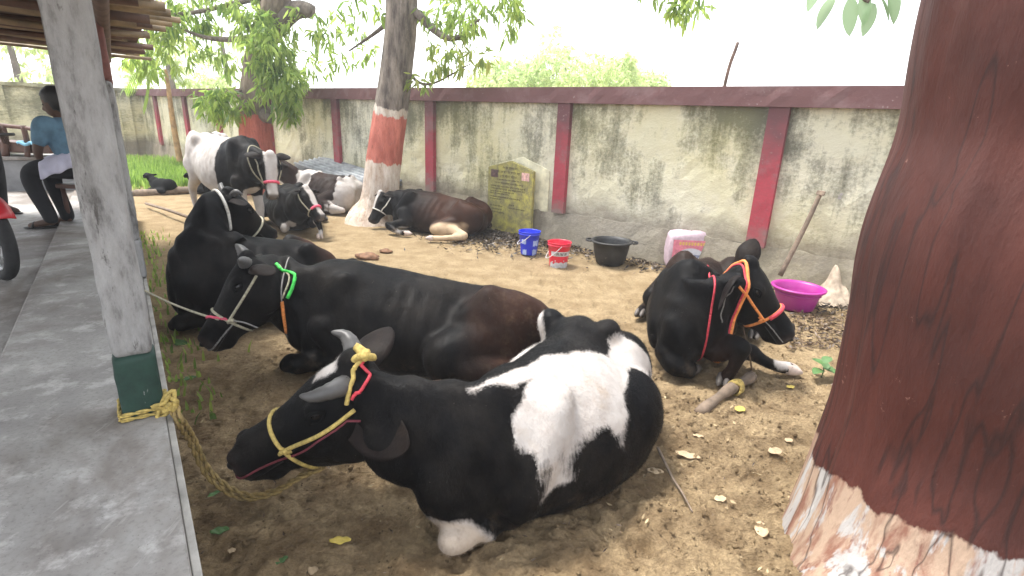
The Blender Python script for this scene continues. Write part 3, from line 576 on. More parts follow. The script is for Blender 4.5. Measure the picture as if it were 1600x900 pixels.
def cow(name, label, path, head, spec):
    """path: ground line from tail to chest; head: poll, nose direction, up; spec: everything else"""
    g = spec.get; stand = g('standing', False); prof = (STANDING if stand else LYING).copy()
    K = g('scale', 1.); prof[:, 1:3] *= g('zs', 1.)*K; prof[:, 3] *= g('ws', 1.)*K
    dense = catmull([(*p[:2], 0.) for p in path], 200); seg = np.r_[0, np.cumsum(np.linalg.norm(np.diff(dense, axis=0), axis=1))]; LEN = seg[-1]; seg = seg/LEN
    def sp(t):
        t = np.atleast_1d(t); q = np.stack([np.interp(t, seg, dense[:, k]) for k in range(3)], 1)
        d0 = unit(dense[4]-dense[0]); d1 = unit(dense[-1]-dense[-6])
        q = q+np.where(t < 0, t*LEN, 0)[:, None]*d0+np.where(t > 1, (t-1)*LEN, 0)[:, None]*d1; return q
    def fwd(t):
        e = .03; d = sp(np.asarray(t)+e)-sp(np.asarray(t)-e); return d/np.linalg.norm(d, axis=1)[:, None]
    def bf(t, y, z):                      # body coordinates to the world
        d = fwd(t)[0]; return sp(t)[0]+np.array([-d[1], d[0], 0])*y*K+np.array([0, 0, z*K])
    dz = g('dz', None)                     # extra height along the back
    off = g('off', 0.)
    mb = MB(); N = 36; th = np.arange(N)*2*math.pi/N; rings = []
    for t in np.linspace(0, 1, 46):
        zt, zb, hw = [np.interp(t, prof[:, 0], prof[:, k]) for k in (1, 2, 3)]
        if dz is not None: zt += np.interp(t, [q[0] for q in dz], [q[1] for q in dz])
        zc = zb+.42*(zt-zb); d = fwd(t)[0]; lf = np.array([-d[1], d[0], 0]); c, s = np.cos(th), np.sin(th)
        up = np.clip(s, 0, 1)
        y = hw*np.sign(c)*np.abs(c)**.85*(1-.28*up**1.6)+off*(.5-.5*s)*np.interp(t, [0, .15, .4, .6, .8, 1], g('off_t', [.3, 1, 1, .8, .3, 0]))
        z = zc+np.where(s > 0, (zt-zc)*np.abs(s)**.9, -(zc-zb)*np.abs(s)**.8)
        rings.append(sp(t)[0]+y[:, None]*lf+z[:, None]*np.array([0, 0, 1.]))
    mb.add(*loft(rings))
    # head
    poll, f, u = [np.array(q, float) for q in head]; HL = g('head_scale', 1.08)*K
    f = unit(f); u = unit(u-f*(u@f)); l = np.cross(u, f); HF = np.stack([f, l, u], 1)
    def hp(s, y, z): return poll+(f*s+l*y+u*z)*HL
    hr = []; n = 24; ph = np.arange(n)*2*math.pi/n; hd = catmull(HEAD, 40)
    for s, top, bot, hw in hd:
        zc = bot+.56*(top-bot); c, sn = np.cos(ph), np.sin(ph)
        y = hw*np.sign(c)*np.abs(c)**.8*np.where(sn < 0, 1-.38*np.abs(sn)**1.2, 1-.12*sn**2); z = zc+np.where(sn > 0, (top-zc), (zc-bot))*np.sign(sn)*np.abs(sn)**.85
        hr.append(np.stack([hp(s, yy, zz) for yy, zz in zip(y, z)]))
    mb.add(*loft(hr))
    for sgn in (1, -1):
        mb.add(*ellipsoid(hp(.135, sgn*.088, -.05), HF@np.diag([.055, .035, .042])*HL, 8, 12))     # brow
        mb.add(*ellipsoid(hp(.14, sgn*.075, -.20), HF@np.diag([.10, .045, .10])*HL, 8, 12))         # cheek
        mb.add(*ellipsoid(hp(.49, sgn*.045, -.06), HF@np.diag([.035, .032, .03])*HL, 8, 12))        # nostril wing
        if not g('horns'): pass
    mb.add(*ellipsoid(hp(0., 0, -.01), HF@np.diag([.06, .06, .045])*HL, 8, 12))
    mb.add(*ellipsoid(hp(.45, 0, -.20), HF@np.diag([.055, .048, .03])*HL, 8, 12))                  # chin
    # neck
    zsf = g('zs', 1.)
    n0 = g('neck0', bf(.80, 0, (.98 if stand else .44)*zsf)); n1 = np.array(g('neck1', bf(.95, 0, (.98 if stand else .46)*zsf))); nm = g('neck_mid')
    hb = hp(.075, 0, -.13)
    pts = [n0, n1]+([np.array(q) for q in nm] if nm is not None else [])+[hb]
    wds = np.linspace(.20, .11, len(pts))*K*g('neck_w', 1.); hts = np.linspace(.28, .16, len(pts))*K*g('neck_h', 1.)
    nk = catmull(np.column_stack([pts, wds, hts]), 26); T = np.gradient(nk[:, :3], axis=0); T /= np.linalg.norm(T, axis=1)[:, None]
    nrings = []; m = len(nk)
    for k in range(m):
        w = k/(m-1); uu = unit((1-w)*np.array([0, 0, 1.])+w*(u+.15*-f)); uu = unit(uu-T[k]*(uu@T[k])); ll = np.cross(uu, T[k])
        c, sn = np.cos(th), np.sin(th)
        nrings.append(nk[k, :3]+(nk[k, 3]*c*(1-.25*np.clip(sn, 0, 1)))[:, None]*ll+(nk[k, 4]*sn)[:, None]*uu)
    mb.add(*loft(nrings))
    dl = g('dewlap')
    if dl: mb.add(*tube(catmull(dl, 14), .045*K, 10))
    # limbs
    hooves = []
    def limb(pts, rad, foot=True, pale=False):
        P_ = catmull(np.column_stack([pts, np.array(rad)*K]), 8*len(pts)); mb.add(*tube(P_[:, :3], P_[:, 3], 14))
        for p, r in zip(pts, rad): mb.add(*ellipsoid(p, np.eye(3)*r*K, 8, 12))
        if foot: hooves.append((np.array(pts[-1]), unit(np.array(pts[-1])-np.array(pts[-2])), rad[-1]*K, pale))
    for sgn in (1, -1):
        if not stand:
            h = g('hind_%s' % ('l' if sgn > 0 else 'r'), 'tuck')
            q = g('thigh', {}).get(sgn, 1.)
            if q: mb.add(*ellipsoid(bf(.17, sgn*.20*q, .33*zsf), np.column_stack([bf(.4, 0, 0)-bf(.2, 0, 0), (bf(.2, sgn*.17, 0)-bf(.2, 0, 0)), (0, 0, .30*K*zsf)])*q, 12, 18))
            if h == 'tuck':
                limb([bf(.22, sgn*.24, .34*zsf), bf(.40, sgn*.37, .20)], [.15, .105], False)
                limb([bf(.40, sgn*.37, .20), bf(.22, sgn*.43, .12), bf(.06, sgn*.40, .085)], [.095, .075, .05], False)
                limb([bf(.06, sgn*.40, .085), bf(.22, sgn*.46, .045), bf(.34, sgn*.47, .045), bf(.40, sgn*.47, .04)], [.05, .036, .042, .045])
            elif h is not None:
                for ch in h: limb(*ch)
            fr = g('fore_%s' % ('l' if sgn > 0 else 'r'), 'tuck')
            q = g('shoulder', {}).get(sgn, 1.)
            if q: mb.add(*ellipsoid(bf(.83, sgn*.175*q, .44*zsf), np.column_stack([fwd(.83)[0]*.16*K+np.array([0, 0, -.06*K]), (bf(.8, sgn*.085, 0)-bf(.8, 0, 0)), np.array([0, 0, .30*K*zsf])-fwd(.83)[0]*.10*K]), 12, 18))
            if fr == 'tuck':
                limb([bf(.84, sgn*.20, .36*zsf), bf(.77, sgn*.24, .17)], [.12, .085], False)
                limb([bf(.77, sgn*.24, .17), bf(.88, sgn*.23, .12), bf(.985, sgn*.20, .085)], [.085, .07, .058], False)
                limb([bf(.985, sgn*.20, .08), bf(.90, sgn*.15, .05), bf(.82, sgn*.13, .045)], [.055, .036, .042])
            elif fr is not None:
                for ch in fr: limb(*ch)
        else:
            mb.add(*ellipsoid(bf(.13, sgn*.15, .98), np.column_stack([fwd(.13)[0]*.24*K, (bf(.1, sgn*.12, 0)-bf(.1, 0, 0)), (0, 0, .34*K)]), 12, 18))
            mb.add(*ellipsoid(bf(.84, sgn*.13, .95), np.column_stack([fwd(.83)[0]*.16*K, (bf(.8, sgn*.09, 0)-bf(.8, 0, 0)), (0, 0, .34*K)]), 12, 18))
            o = .06*sgn
            limb([bf(.14+o, sgn*.17, .86), bf(.18+o, sgn*.18, .70), bf(.03+o, sgn*.17, .47), bf(.06+o, sgn*.17, .15), bf(.10+o, sgn*.17, .05)], [.15, .105, .055, .038, .05])
            limb([bf(.85-o, sgn*.15, .74), bf(.84-o, sgn*.15, .55), bf(.88-o, sgn*.14, .34), bf(.88-o, sgn*.14, .13), bf(.91-o, sgn*.14, .05)], [.11, .075, .055, .036, .05])
        # hip and pin bones
        hz = (np.interp(.22, prof[:, 0], prof[:, 1]))-.045*K
        if dz is not None: hz += np.interp(.22, [q[0] for q in dz], [q[1] for q in dz])
        hk = bf(.22, sgn*g('hook', .17), 0); hk[2] = hz-.05*K+g('hook_z', .0)
        if sgn not in g('hook_skip', ()): mb.add(*ellipsoid(hk, np.column_stack([fwd(.2)[0]*.10*K, np.array([-fwd(.2)[0][1], fwd(.2)[0][0], 0])*.075*K, (0, 0, .085*K)]), 8, 12))
        pn = bf(.03, sgn*.085, 0); pn[2] = np.interp(.03, prof[:, 0], prof[:, 1])-.09*K+(np.interp(.03, [q[0] for q in dz], [q[1] for q in dz]) if dz is not None else 0)
        mb.add(*ellipsoid(pn, np.eye(3)*.055*K, 8, 12))
    for ch in g('extra_limbs', []): limb(*ch)
    for c, A in g('blobs', []): mb.add(*ellipsoid(c, A))
    # one skin over everything
    raw = mesh_obj('raw', mb.v, mb.f)
    vox = g('vox', .012); md = raw.modifiers.new('r', 'REMESH'); md.mode = 'VOXEL'; md.voxel_size = vox
    ms = raw.modifiers.new('s', 'SMOOTH'); ms.factor = .5; ms.iterations = g('smooth', int(round(.11/vox)))
    me = bpy.data.meshes.new_from_object(raw.evaluated_get(bpy.context.evaluated_depsgraph_get())); me.name = 'body'
    bpy.data.objects.remove(raw)
    n = len(me.vertices); co = np.empty(n*3, np.float32); me.vertices.foreach_get('co', co); co = co.reshape(-1, 3).astype(float)
    nr = np.empty(n*3, np.float32); me.vertices.foreach_get('normal', nr); nr = nr.reshape(-1, 3)
    # body coordinates of every vertex
    tt = np.linspace(-.15, 1.15, 120); SPP = sp(tt); FW = fwd(tt)
    dist = ((co[:, None, :2]-SPP[None, :, :2])**2).sum(2); bi = dist.argmin(1); bt = tt[bi]; rel = co-SPP[bi]; by = (-FW[bi, 1]*rel[:, 0]+FW[bi, 0]*rel[:, 1])
    hc = ((co-poll)@HF)/HL; onhead = (hc[:, 0] > -.06) & (hc[:, 0] < .58) & (np.abs(hc[:, 1]) < .17) & (hc[:, 2] > -.30) & (hc[:, 2] < .06)
    # melt the muscles into one another, away from head and feet
    ne_ = len(me.edges); ed = np.empty(ne_*2, np.int32); me.edges.foreach_get('vertices', ed); ed = ed.reshape(-1, 2); deg = np.bincount(ed.ravel(), minlength=n)[:, None].astype(float)
    zlo, zhi = (.62, .75) if stand else (.10, .2)
    wt = np.clip((co[:, 2]-zlo)/(zhi-zlo), 0, 1)*np.clip((-.08-hc[:, 0])*6+1, 0, 1)*np.clip(np.linalg.norm(co-hp(.2, 0, -.1), axis=1)/.30-1, 0, 1)
    for _ in range(g('melt', int(.30/vox))):
        acc = np.zeros_like(co)
        for k in range(3): acc[:, k] = np.bincount(ed[:, 0], co[ed[:, 1], k], n)+np.bincount(ed[:, 1], co[ed[:, 0], k], n)
        co += (acc/deg-co)*(.6*wt)[:, None]
    def bump_at(t, y, amp, sig, zf_=1.):
        d = bf(t, y, 0); zt = np.interp(t, prof[:, 0], prof[:, 1])+(np.interp(t, [q[0] for q in dz], [q[1] for q in dz]) if dz is not None else 0); d[2] = zt*zf_
        j = ((co-d)**2).sum(1).argmin(); r2 = ((co-co[j])**2).sum(1); return amp*K*np.exp(-r2/(2*(sig*K)**2))
    bone = g('bone', 1.); dsp = np.zeros(n)
    for sg in (1, -1):
        dsp += bump_at(.215, sg*g('hook', .17)*1.15, .040*bone, .052, .97)+bump_at(.03, sg*.10, .022*bone, .04, .92)             # hip and pin bones
        dsp += bump_at(.34, sg*.22, -.030*bone, .075, .93)+bump_at(.12, sg*.17, -.018*bone, .07, .92)                              # hollows before and behind the hip
        dsp += bump_at(.80, sg*.17, .016*bone, .06, .92)+bump_at(.70, sg*.24, -.014*bone, .06, .8)                                 # shoulder blade
    for k in range(16): dsp += bump_at(.12+.04*k, 0, .010*bone, .028)                                                              # spine
    co += (nr*dsp[:, None])*(~onhead)[:, None]
    # ribs, folds and unevenness
    zf = (co[:, 2]/(.75*K*zsf) if not stand else (co[:, 2]-.5)/.8)
    rib = np.exp(-((bt-.53)/.15)**2)*np.clip((zf-.25)*3, 0, 1)*np.clip((.98-zf)*5, 0, 1)*np.clip((np.abs(by)-.1)*8, 0, 1)
    rib *= ~onhead
    co += nr*(rib*.0055*g('ribs', 1.)*np.sin((bt+.12*zf)*LEN*62))[:, None]
    co += nr*(.007*pnoise(co*4.3)+.0035*pnoise(co*12))[:, None]*np.where(onhead, .35, 1)[:, None]
    nf = np.exp(-((bt-.98)/.09)**2)*(~onhead)*.007; co += nr*(nf*np.sin(co@np.array([45, 20, 18])+3*pnoise(co*3)))[:, None]
    if not stand: co[:, 2] = np.where(co[:, 2] < .0, co[:, 2]*.25, co[:, 2])
    me.vertices.foreach_set('co', co.astype(np.float32).ravel())
    A = dict(white=np.full(n, -.3), brown=np.zeros(n), tan=np.zeros(n), bare=np.zeros(n), mud=np.clip(1-co[:, 2]/.22, 0, 1)*.9+.08*np.clip(1-co[:, 2]/.6, 0, 1))
    A['bare'] = np.clip((hc[:, 0]-.475)*30, 0, 1)*onhead*np.clip((hc[:, 2]+.18)*25, 0, 1)*.8
    if 'paint' in spec:
        wob = .03*pnoise(co*5.5)+.015*pnoise(co*17)
        spec['paint'](A, co, bt, by, hc, onhead, wob)
    # ears, in the same skin
    ev, ef = [], []
    for sgn, (dr, nn, ln) in ((1, g('ear_l', ((-.1, 1, -.15), (.6, .1, -.5), .2))), (-1, g('ear_r', ((-.1, 1, -.15), (.6, .1, -.5), .2)))):
        flip = np.array([1, sgn, 1.]); dd = unit(HF@(np.array(dr)*flip)); no = HF@(np.array(nn)*flip); no = unit(no-dd*(no@dd)); sd = np.cross(no, dd); b0 = hp(*(np.array(g('ear_base', (.03, .09, -.085)))*flip)); ln *= HL
        nu, nv = 14, 9; front = []; back = []
        for i in range(nu):
            a = i/(nu-1); w = ln*.37*(math.sin(math.pi*min(1, (a*.80+.16)))**.75)*(1 if a < .97 else .55)
            cup = .55*(1-a)**.8+.10
            for j in range(nv):
                b = j/(nv-1)*2-1; ang = b*(.5+1.0*cup)
                p = b0+dd*(a*ln)+sd*(w*math.sin(ang)/max(.6, math.sin(min(1.5, .5+cup))))-no*(w*cup*1.1*math.cos(ang))-np.array([0, 0, .02])*a*a*ln*6*.3
                front.append(p); back.append(p-no*(.013*(1-.7*a))*1.2*(1-.75*b*b))
        o0 = len(ev); ev += front+back; m_ = nu*nv
        for i in range(nu-1):
            for j in range(nv-1):
                q = i*nv+j; ef.append((o0+q, o0+q+1, o0+q+nv+1, o0+q+nv)); ef.append((o0+m_+q, o0+m_+q+nv, o0+m_+q+nv+1, o0+m_+q+1))
        for i in range(nu-1):
            for j, s2 in ((0, 1), (nv-1, -1)):
                q = i*nv+j; quad = (o0+q, o0+q+nv, o0+m_+q+nv, o0+m_+q); ef.append(quad if s2 > 0 else quad[::-1])
        for j in range(nv-1): q = (nu-1)*nv+j; ef.append((o0+q, o0+q+1, o0+m_+q+1, o0+m_+q))
    ne = len(ev)
    bm = bmesh.new(); bm.from_mesh(me); bm.verts.ensure_lookup_table()
    nv_ = [bm.verts.new(tuple(p)) for p in ev]
    for q in ef:
        try: bm.faces.new([nv_[i] for i in q])
        except ValueError: pass
    bmesh.ops.recalc_face_normals(bm, faces=bm.faces)
    bm.to_mesh(me); bm.free()
    ear_white = g('ear_white', -.3)
    for k, v in A.items():
        at = me.attributes.new(k, 'FLOAT', 'POINT'); ex = {'white': ear_white, 'brown': .12, 'mud': .1}.get(k, 0.)
        at.data.foreach_set('value', np.r_[v, np.full(ne, ex)].astype(np.float32))
    me.polygons.foreach_set('use_smooth', [True]*len(me.polygons))
    me.materials.clear(); me.materials.append(MAT['coat'])
    c0 = sp(.5)[0]; root = empty(name, (c0[0], c0[1], 0), label, 'cow' if 'cat' not in spec else spec['cat'], g('group', 'cattle resting in the yard'))
    body = bpy.data.objects.new('body', me); col.objects.link(body); kids = [body]
    if g('hairs'):                         # short lying hair, one sliver each, coloured like the skin under it
        rh = np.random.default_rng(77); m = g('hairs'); pick = rh.integers(0, n, m); nn_ = nr[pick].astype(float); p0 = co[pick]+rh.normal(size=(m, 3))*vox*.4
        keep = p0[:, 2] > .015; pick, nn_, p0 = pick[keep], nn_[keep], p0[keep]; m = len(p0)
        fl = np.where(onhead[pick][:, None], f[None]*.9, -FW[bi[pick]]*.55+np.array([0, 0, -.75]))+rh.normal(size=(m, 3))*.28; fl -= nn_*(fl*nn_).sum(1)[:, None]; fl /= np.linalg.norm(fl, axis=1)[:, None]+1e-9
        L_ = rh.uniform(.007, .015, m)[:, None]*np.where(onhead[pick], .6, 1)[:, None]; sd_ = np.cross(nn_, fl)*rh.uniform(.0005, .0009, (m, 1)); tip = p0+fl*L_+nn_*L_*rh.uniform(.08, .34, (m, 1))
        hv = np.stack([p0-sd_-nn_*.001, p0+sd_-nn_*.001, tip], 1).reshape(-1, 3); ho_ = fast_mesh('coat_hair', hv, np.arange(3*m).reshape(-1, 3), MAT['coat']); ho_['kind'] = 'stuff'
        for k, v in A.items(): at = ho_.data.attributes.new(k, 'FLOAT', 'POINT'); at.data.foreach_set('value', np.repeat(v[pick], 3).astype(np.float32))
        kids.append(ho_)
    bvh = BVHTree.FromPolygons([tuple(p) for p in co], [tuple(p.vertices) for p in me.polygons if max(p.vertices) < n])
    def snap(pts, off_):
        out = []
        for p in pts:
            q, nn, _, dd = bvh.find_nearest(Vector(p)); out.append(np.array(q)+np.array(nn)*off_)
        return np.array(out)
    info = dict(hp=hp, bf=bf, snap=snap, root=root, body=body, nk=nk, HF=HF, HL=HL, bvh=bvh, u=u, f=f, l=l, sp=sp, fwd=fwd)
    lidos = []
    for sgn in (1, -1):
        ctr = hp(.148, sgn*.100, -.052); q, nn, _, _ = bvh.find_nearest(Vector(hp(.148, sgn*.16, -.05))); q = np.array(q); nn = np.array(nn)
        e = mesh_obj('eye', *ellipsoid(q-nn*.012*HL, HF@np.diag([.024, .015, .017])*HL, 10, 14), MAT['eye']); kids.append(e)
        lid = catmull([q+HF@np.array([-.032, 0, -.004])*HL, q+HF@np.array([-.012, sgn*.006, .018])*HL, q+HF@np.array([.014, sgn*.004, .016])*HL, q+HF@np.array([.034, 0, -.006])*HL], 10)
        lo = catmull([q+HF@np.array([-.032, 0, -.004])*HL, q+HF@np.array([-.008, sgn*.003, -.02])*HL, q+HF@np.array([.016, sgn*.0, -.019])*HL, q+HF@np.array([.034, 0, -.006])*HL], 10)
        mbl = MB(); mbl.tube(lid, .007*HL, 8); mbl.tube(lo, .005*HL, 8); lidos.append((e, mbl.build('eyelid', MAT['eyelid'])))
        q, nn, _, _ = bvh.find_nearest(Vector(hp(.535, sgn*.05, -.075))); q = np.array(q); nn = np.array(nn)
        e = mesh_obj('nostril', *ellipsoid(q-nn*.004, HF@np.diag([.016, .012, .017])*HL, 8, 12), MAT['nostril']); kids.append(e)
        hn = g('horn_l' if sgn > 0 else 'horn_r')
        if hn:
            pts, r0 = hn; P_ = catmull([HF@(np.array(q)*np.array([1, sgn, 1]))*HL+poll for q in pts], 16); rr = r0*HL*(np.linspace(1, .02, 16)**.62)*(1+.04*np.sin(np.arange(16)*2.4))
            kids.append(mesh_obj('horn', *tube(P_, rr, 14), MAT['horn']))
    # mouth line
    ml = [hp(.535, 0, -.15)]+[hp(s, .075, z) for s, z in ((.50, -.160), (.44, -.155), (.37, -.15))]; mr = [hp(s, -.075, z) for s, z in ((.37, -.15), (.44, -.155), (.50, -.160))]
    kids.append(mesh_obj('mouth', *tube(snap(catmull(mr+ml, 30), -.001), .0035*HL, 6), MAT['nostril']))
    for p, d, r, pale in hooves:
        hm = MB(); side = unit(np.cross(d, [0, 0, 1.]) if abs(d[2]) < .9 else np.array([1., 0, 0])); upv = np.cross(side, d)
        if stand or d[2] < -.6: d = unit(np.array([fwd(.5)[0][0], fwd(.5)[0][1], -.25])); side = unit(np.cross(d, [0, 0, 1.])); upv = np.cross(side, d)
        for s2 in (1, -1):
            rr = []
            for a, wv, hv in ((-.4, .9, .95), (.2, 1.05, 1.05), (.8, 1., .9), (1.4, .72, .55), (1.75, .3, .22)):
                ang = np.arange(12)*2*math.pi/12
                rr.append(p+d*a*r*1.15+side*(s2*r*.5)+(np.cos(ang)*r*.5*wv)[:, None]*side+(np.sin(ang)*r*.85*hv)[:, None]*upv-upv*0)
            hm.add(*loft(rr))
        kids.append(hm.build('hoof', MAT['pale_hoof' if pale else 'hoof']))
    if g('tail'):
        P_ = catmull(g('tail'), 30); kids.append(mesh_obj('tail', *tube(P_, np.interp(np.linspace(0, 1, 30), [0, .3, .7, .85, 1], [.035, .018, .015, .03, .006]), 10), MAT['coat']))
        for k in ('white',):
            at = kids[-1].data.attributes.new(k, 'FLOAT', 'POINT'); at.data.foreach_set('value', np.full(len(kids[-1].data.vertices), -.3, np.float32))
    info['kids'] = kids
    adopt(root, *kids)
    for e, ld in lidos: sub(e, ld)
    return info
def rope(c, name, pts, r, mat, snap=True, n=60, closed=False, label=None):
    P_ = catmull(list(pts)+([pts[0]] if closed else []), n)
    if snap: P_ = c['snap'](P_, r*.7)
    o = mesh_obj(name, *tube(P_, r, 8), MAT[mat]); adopt(c['root'], o)
    if c.get('band') and name.startswith('nose'): sub(c['band'], o)
    if label: o['label'] = label
    return o
def shoot(c, p, d, off_):
    q, nn, _, _ = c['bvh'].ray_cast(Vector(p), Vector(unit(d)), .6)
    return (np.array(q) if q is not None else np.asarray(p)+unit(d)*.12)+unit(d)*off_
def smooth_loop(P_, k=2):
    P_ = np.array(P_)
    for _ in range(k): P_ = .25*np.roll(P_, 1, 0)+.5*P_+.25*np.roll(P_, -1, 0)
    return np.vstack([P_, P_[:1]])
def noseband(c, s, mat, r=.008, wide=0.):
    ctr = c['hp'](s, 0, -.12); P_ = smooth_loop([shoot(c, ctr, c['l']*math.cos(a)+c['u']*math.sin(a), r*.6) for a in np.linspace(0, 2*math.pi, 48)[:-1]])
    o = mesh_obj('halter_noseband', *tube(P_, r, 8), MAT[mat]); adopt(c['root'], o); c['band'] = o; return o
def cheek(c, sgn, s0, mat, z0=-.12, r=.007, s1=.04, z1=-.10):
    P_ = [shoot(c, c['hp'](s0+(s1-s0)*t, 0, z0+(z1-z0)*t), c['l']*sgn, r*.6) for t in np.linspace(0, 1, 14)]
    o = mesh_obj('halter_cheek_strap', *tube(catmull(P_, 30), r, 8), MAT[mat]); sub(c['band'], o); return o
def knot(c, p, mat, r=.016):
    mb = MB()
    for k in range(3):
        a = np.random.default_rng(k).normal(size=(5, 3))*r*.55; mb.tube(catmull(np.vstack([a, a[:1]])+np.asarray(p), 24), r*.42, 8)
    o = mb.build('halter_knot', MAT[mat]); sub(c['band'], o); return o
def collar(c, w, mat, r=.009, tilt=0., label=None, drop=0., arc=None, flat=False):
    nk = c['nk']; i = int(w*(len(nk)-1)); p = nk[i, :3]; T = unit(nk[min(i+1, len(nk)-1), :3]-nk[i-1, :3]); T = unit(T*np.array([1, 1, 0 if flat else 1])+np.array([0, 0, tilt])); a = unit(np.cross(T, [0, 0, 1.])); b = np.cross(a, T)
    P_ = smooth_loop([shoot(c, p, a*math.cos(q)+b*math.sin(q), r*.6)-np.array([0, 0, drop*max(0, -math.sin(q))]) for q in np.linspace(0, 2*math.pi, 60)[:-1]])
    if arc: P_ = np.array([P_[int(q/(2*math.pi)*59) % 59] for q in np.linspace(*arc, 24)])
    o = mesh_obj('collar', *tube(P_, r, 8), MAT[mat]); adopt(c['root'], o)
    if label: o['label'] = label
    return P_

# coat pattern helpers: signed distances, positive inside
def ball(co, c, r): c = np.asarray(c); r = np.asarray(r, float)*np.ones(3); return (1-np.linalg.norm((co-c)/r, axis=1))*r.min()
def blaze(hc, onhead, w0=.035, w1=.05, s1=.5, s0=-.02):
    w = w0+(w1-w0)*np.clip(hc[:, 0]/.4, 0, 1); d = w-np.abs(hc[:, 1]); d = np.minimum(d, (hc[:, 2]+.12)); d = np.minimum(d, s1-hc[:, 0]); d = np.minimum(d, hc[:, 0]-s0); return np.where(onhead, d, -.3)
def poly(t, y, P_):                      # signed distance to a polygon in flattened hide coordinates
    P_ = np.asarray(P_, float); p = np.stack([t, y], 1); d = np.full(len(p), 9.); ins = np.zeros(len(p), bool)
    for a, b in zip(P_, np.roll(P_, -1, 0)):
        e = b-a; w = p-a; k = np.clip((w@e)/(e@e), 0, 1); d = np.minimum(d, np.linalg.norm(w-k[:, None]*e, axis=1))
        c = ((a[1] > p[:, 1]) != (b[1] > p[:, 1])) & (p[:, 0] < (b[0]-a[0])*(p[:, 1]-a[1])/(b[1]-a[1]+1e-12)+a[0]); ins ^= c
    return np.where(ins, d, -d)
def E3(x, y, z, rz=0.): c_, s_ = math.cos(rz), math.sin(rz); return np.array([[c_*x, -s_*y, 0], [s_*x, c_*y, 0], [0, 0, z]])
CATTLE = {}
# --- the horned black and white cow in front
c1_knee = G(705, 848, .05)
SADDLE = [(.97, -.05), (.844, -.012), (.70, .025), (.647, .0), (.527, .085), (.385, .215), (.30, .222), (.285, .190), (.232, .235), (.20, .343), (.14, .41), (.31, .39), (.342, .312), (.385, .294), (.505, .315), (.549, .346),
          (.615, .368), (.637, .339), (.647, .314), (.691, .293), (.746, .274), (.811, .257), (.855, .252), (.877, .233), (.899, .224), (.888, .197), (.899, .16), (.921, .134), (.91, .11), (.855, .108), (.775, .062), (.855, .028)]
def paint(A, co, bt, by, hc, onhead, wob):
    w = np.full(len(co), -.3)
    w = np.maximum(w, blaze(hc, onhead, .035, .02, .13, .03)+wob*.2)
    b = poly(bt*1.45, by, [(t*1.45, y) for t, y in SADDLE]); b = np.where(onhead, -.3, np.minimum(b, (co[:, 2]-.27)*.8))
    w = np.maximum(w, b+.012+wob*.35)
    far = poly(bt*1.45, by, [(.62*1.45, -.16), (.5*1.45, -.12), (.33*1.45, -.17), (.2*1.45, -.2), (.2*1.45, -.4), (.62*1.45, -.4)]); w = np.maximum(w, far+wob*.4)
    w = np.maximum(w, ball(co, c1_knee, (.15, .13, .11))+wob*.5)
    A['white'] = np.where(onhead & (hc[:, 0] > .26), -.3, w); A['tan'] = np.clip(ball(co, c1_knee, (.16, .14, .11))*20, 0, .45); A['mud'] = np.maximum(A['mud'], np.clip(ball(co, c1_knee, (.2, .2, .12))*9, 0, .7))
c = cow('horned_cow', 'black and white horned cow lying in the foreground, yellow rope halter', [(.50, 2.98), (.38, 2.72), (.28, 2.42), (.15, 2.14), (.0, 1.92), (-.13, 1.74)],
        ((-.635, 1.93, .70), (-.83, -.05, -.56), (-.50, -.15, .75)),
        dict(vox=.009, hairs=170000, zs=.86, off=.20, ws=.93, head_scale=1.27, hook=.15, ear_base=(.07, .14, -.12), neck_mid=[(-.34, 1.86, .47)], neck1=(-.12, 1.86, .42), neck_w=1.05, neck_h=1.08, ribs=.3, paint=paint, off_t=[.5, 1, 1, .4, -.08, 0],
             dz=[(0, 0), (.15, .03), (.3, .05), (.5, .03), (.8, 0)], thigh={1: 1.12, -1: .75}, shoulder={-1: .6},
             ear_l=((-.72, .50, -.42), (-.43, .87, .27), .215), ear_r=((-.75, .75, .25), (.3, .4, -1), .2),
             horn_l=([(.03, .05, -.04), (.05, .105, -.01), (.10, .125, .015), (.135, .115, .035)], .035), horn_r=([(.01, .05, -.03), (.0, .085, .02), (.01, .105, .05), (.035, .105, .08)], .035),
             fore_l=[([(.06, 1.99, .36), (.12, 1.93, .17)], [.14, .11], False), ([(.13, 1.90, .14), (-.03, 1.78, .10), c1_knee+np.array([0, 0, .015])], [.10, .075, .060], False),
                     ([c1_knee+np.array([0, 0, .01]), (-.08, 1.80, .045), (.06, 1.93, .045)], [.06, .04, .045])],
             hind_r=None, hind_l=None, blobs=[((-.17, 1.82, .28), E3(.20, .16, .27, .3)), ((-.36, 1.84, .40), E3(.22, .13, .19, .1)), ((.49, 2.42, .25), E3(.34, .31, .26, 1.25))]))
CATTLE['front'] = c
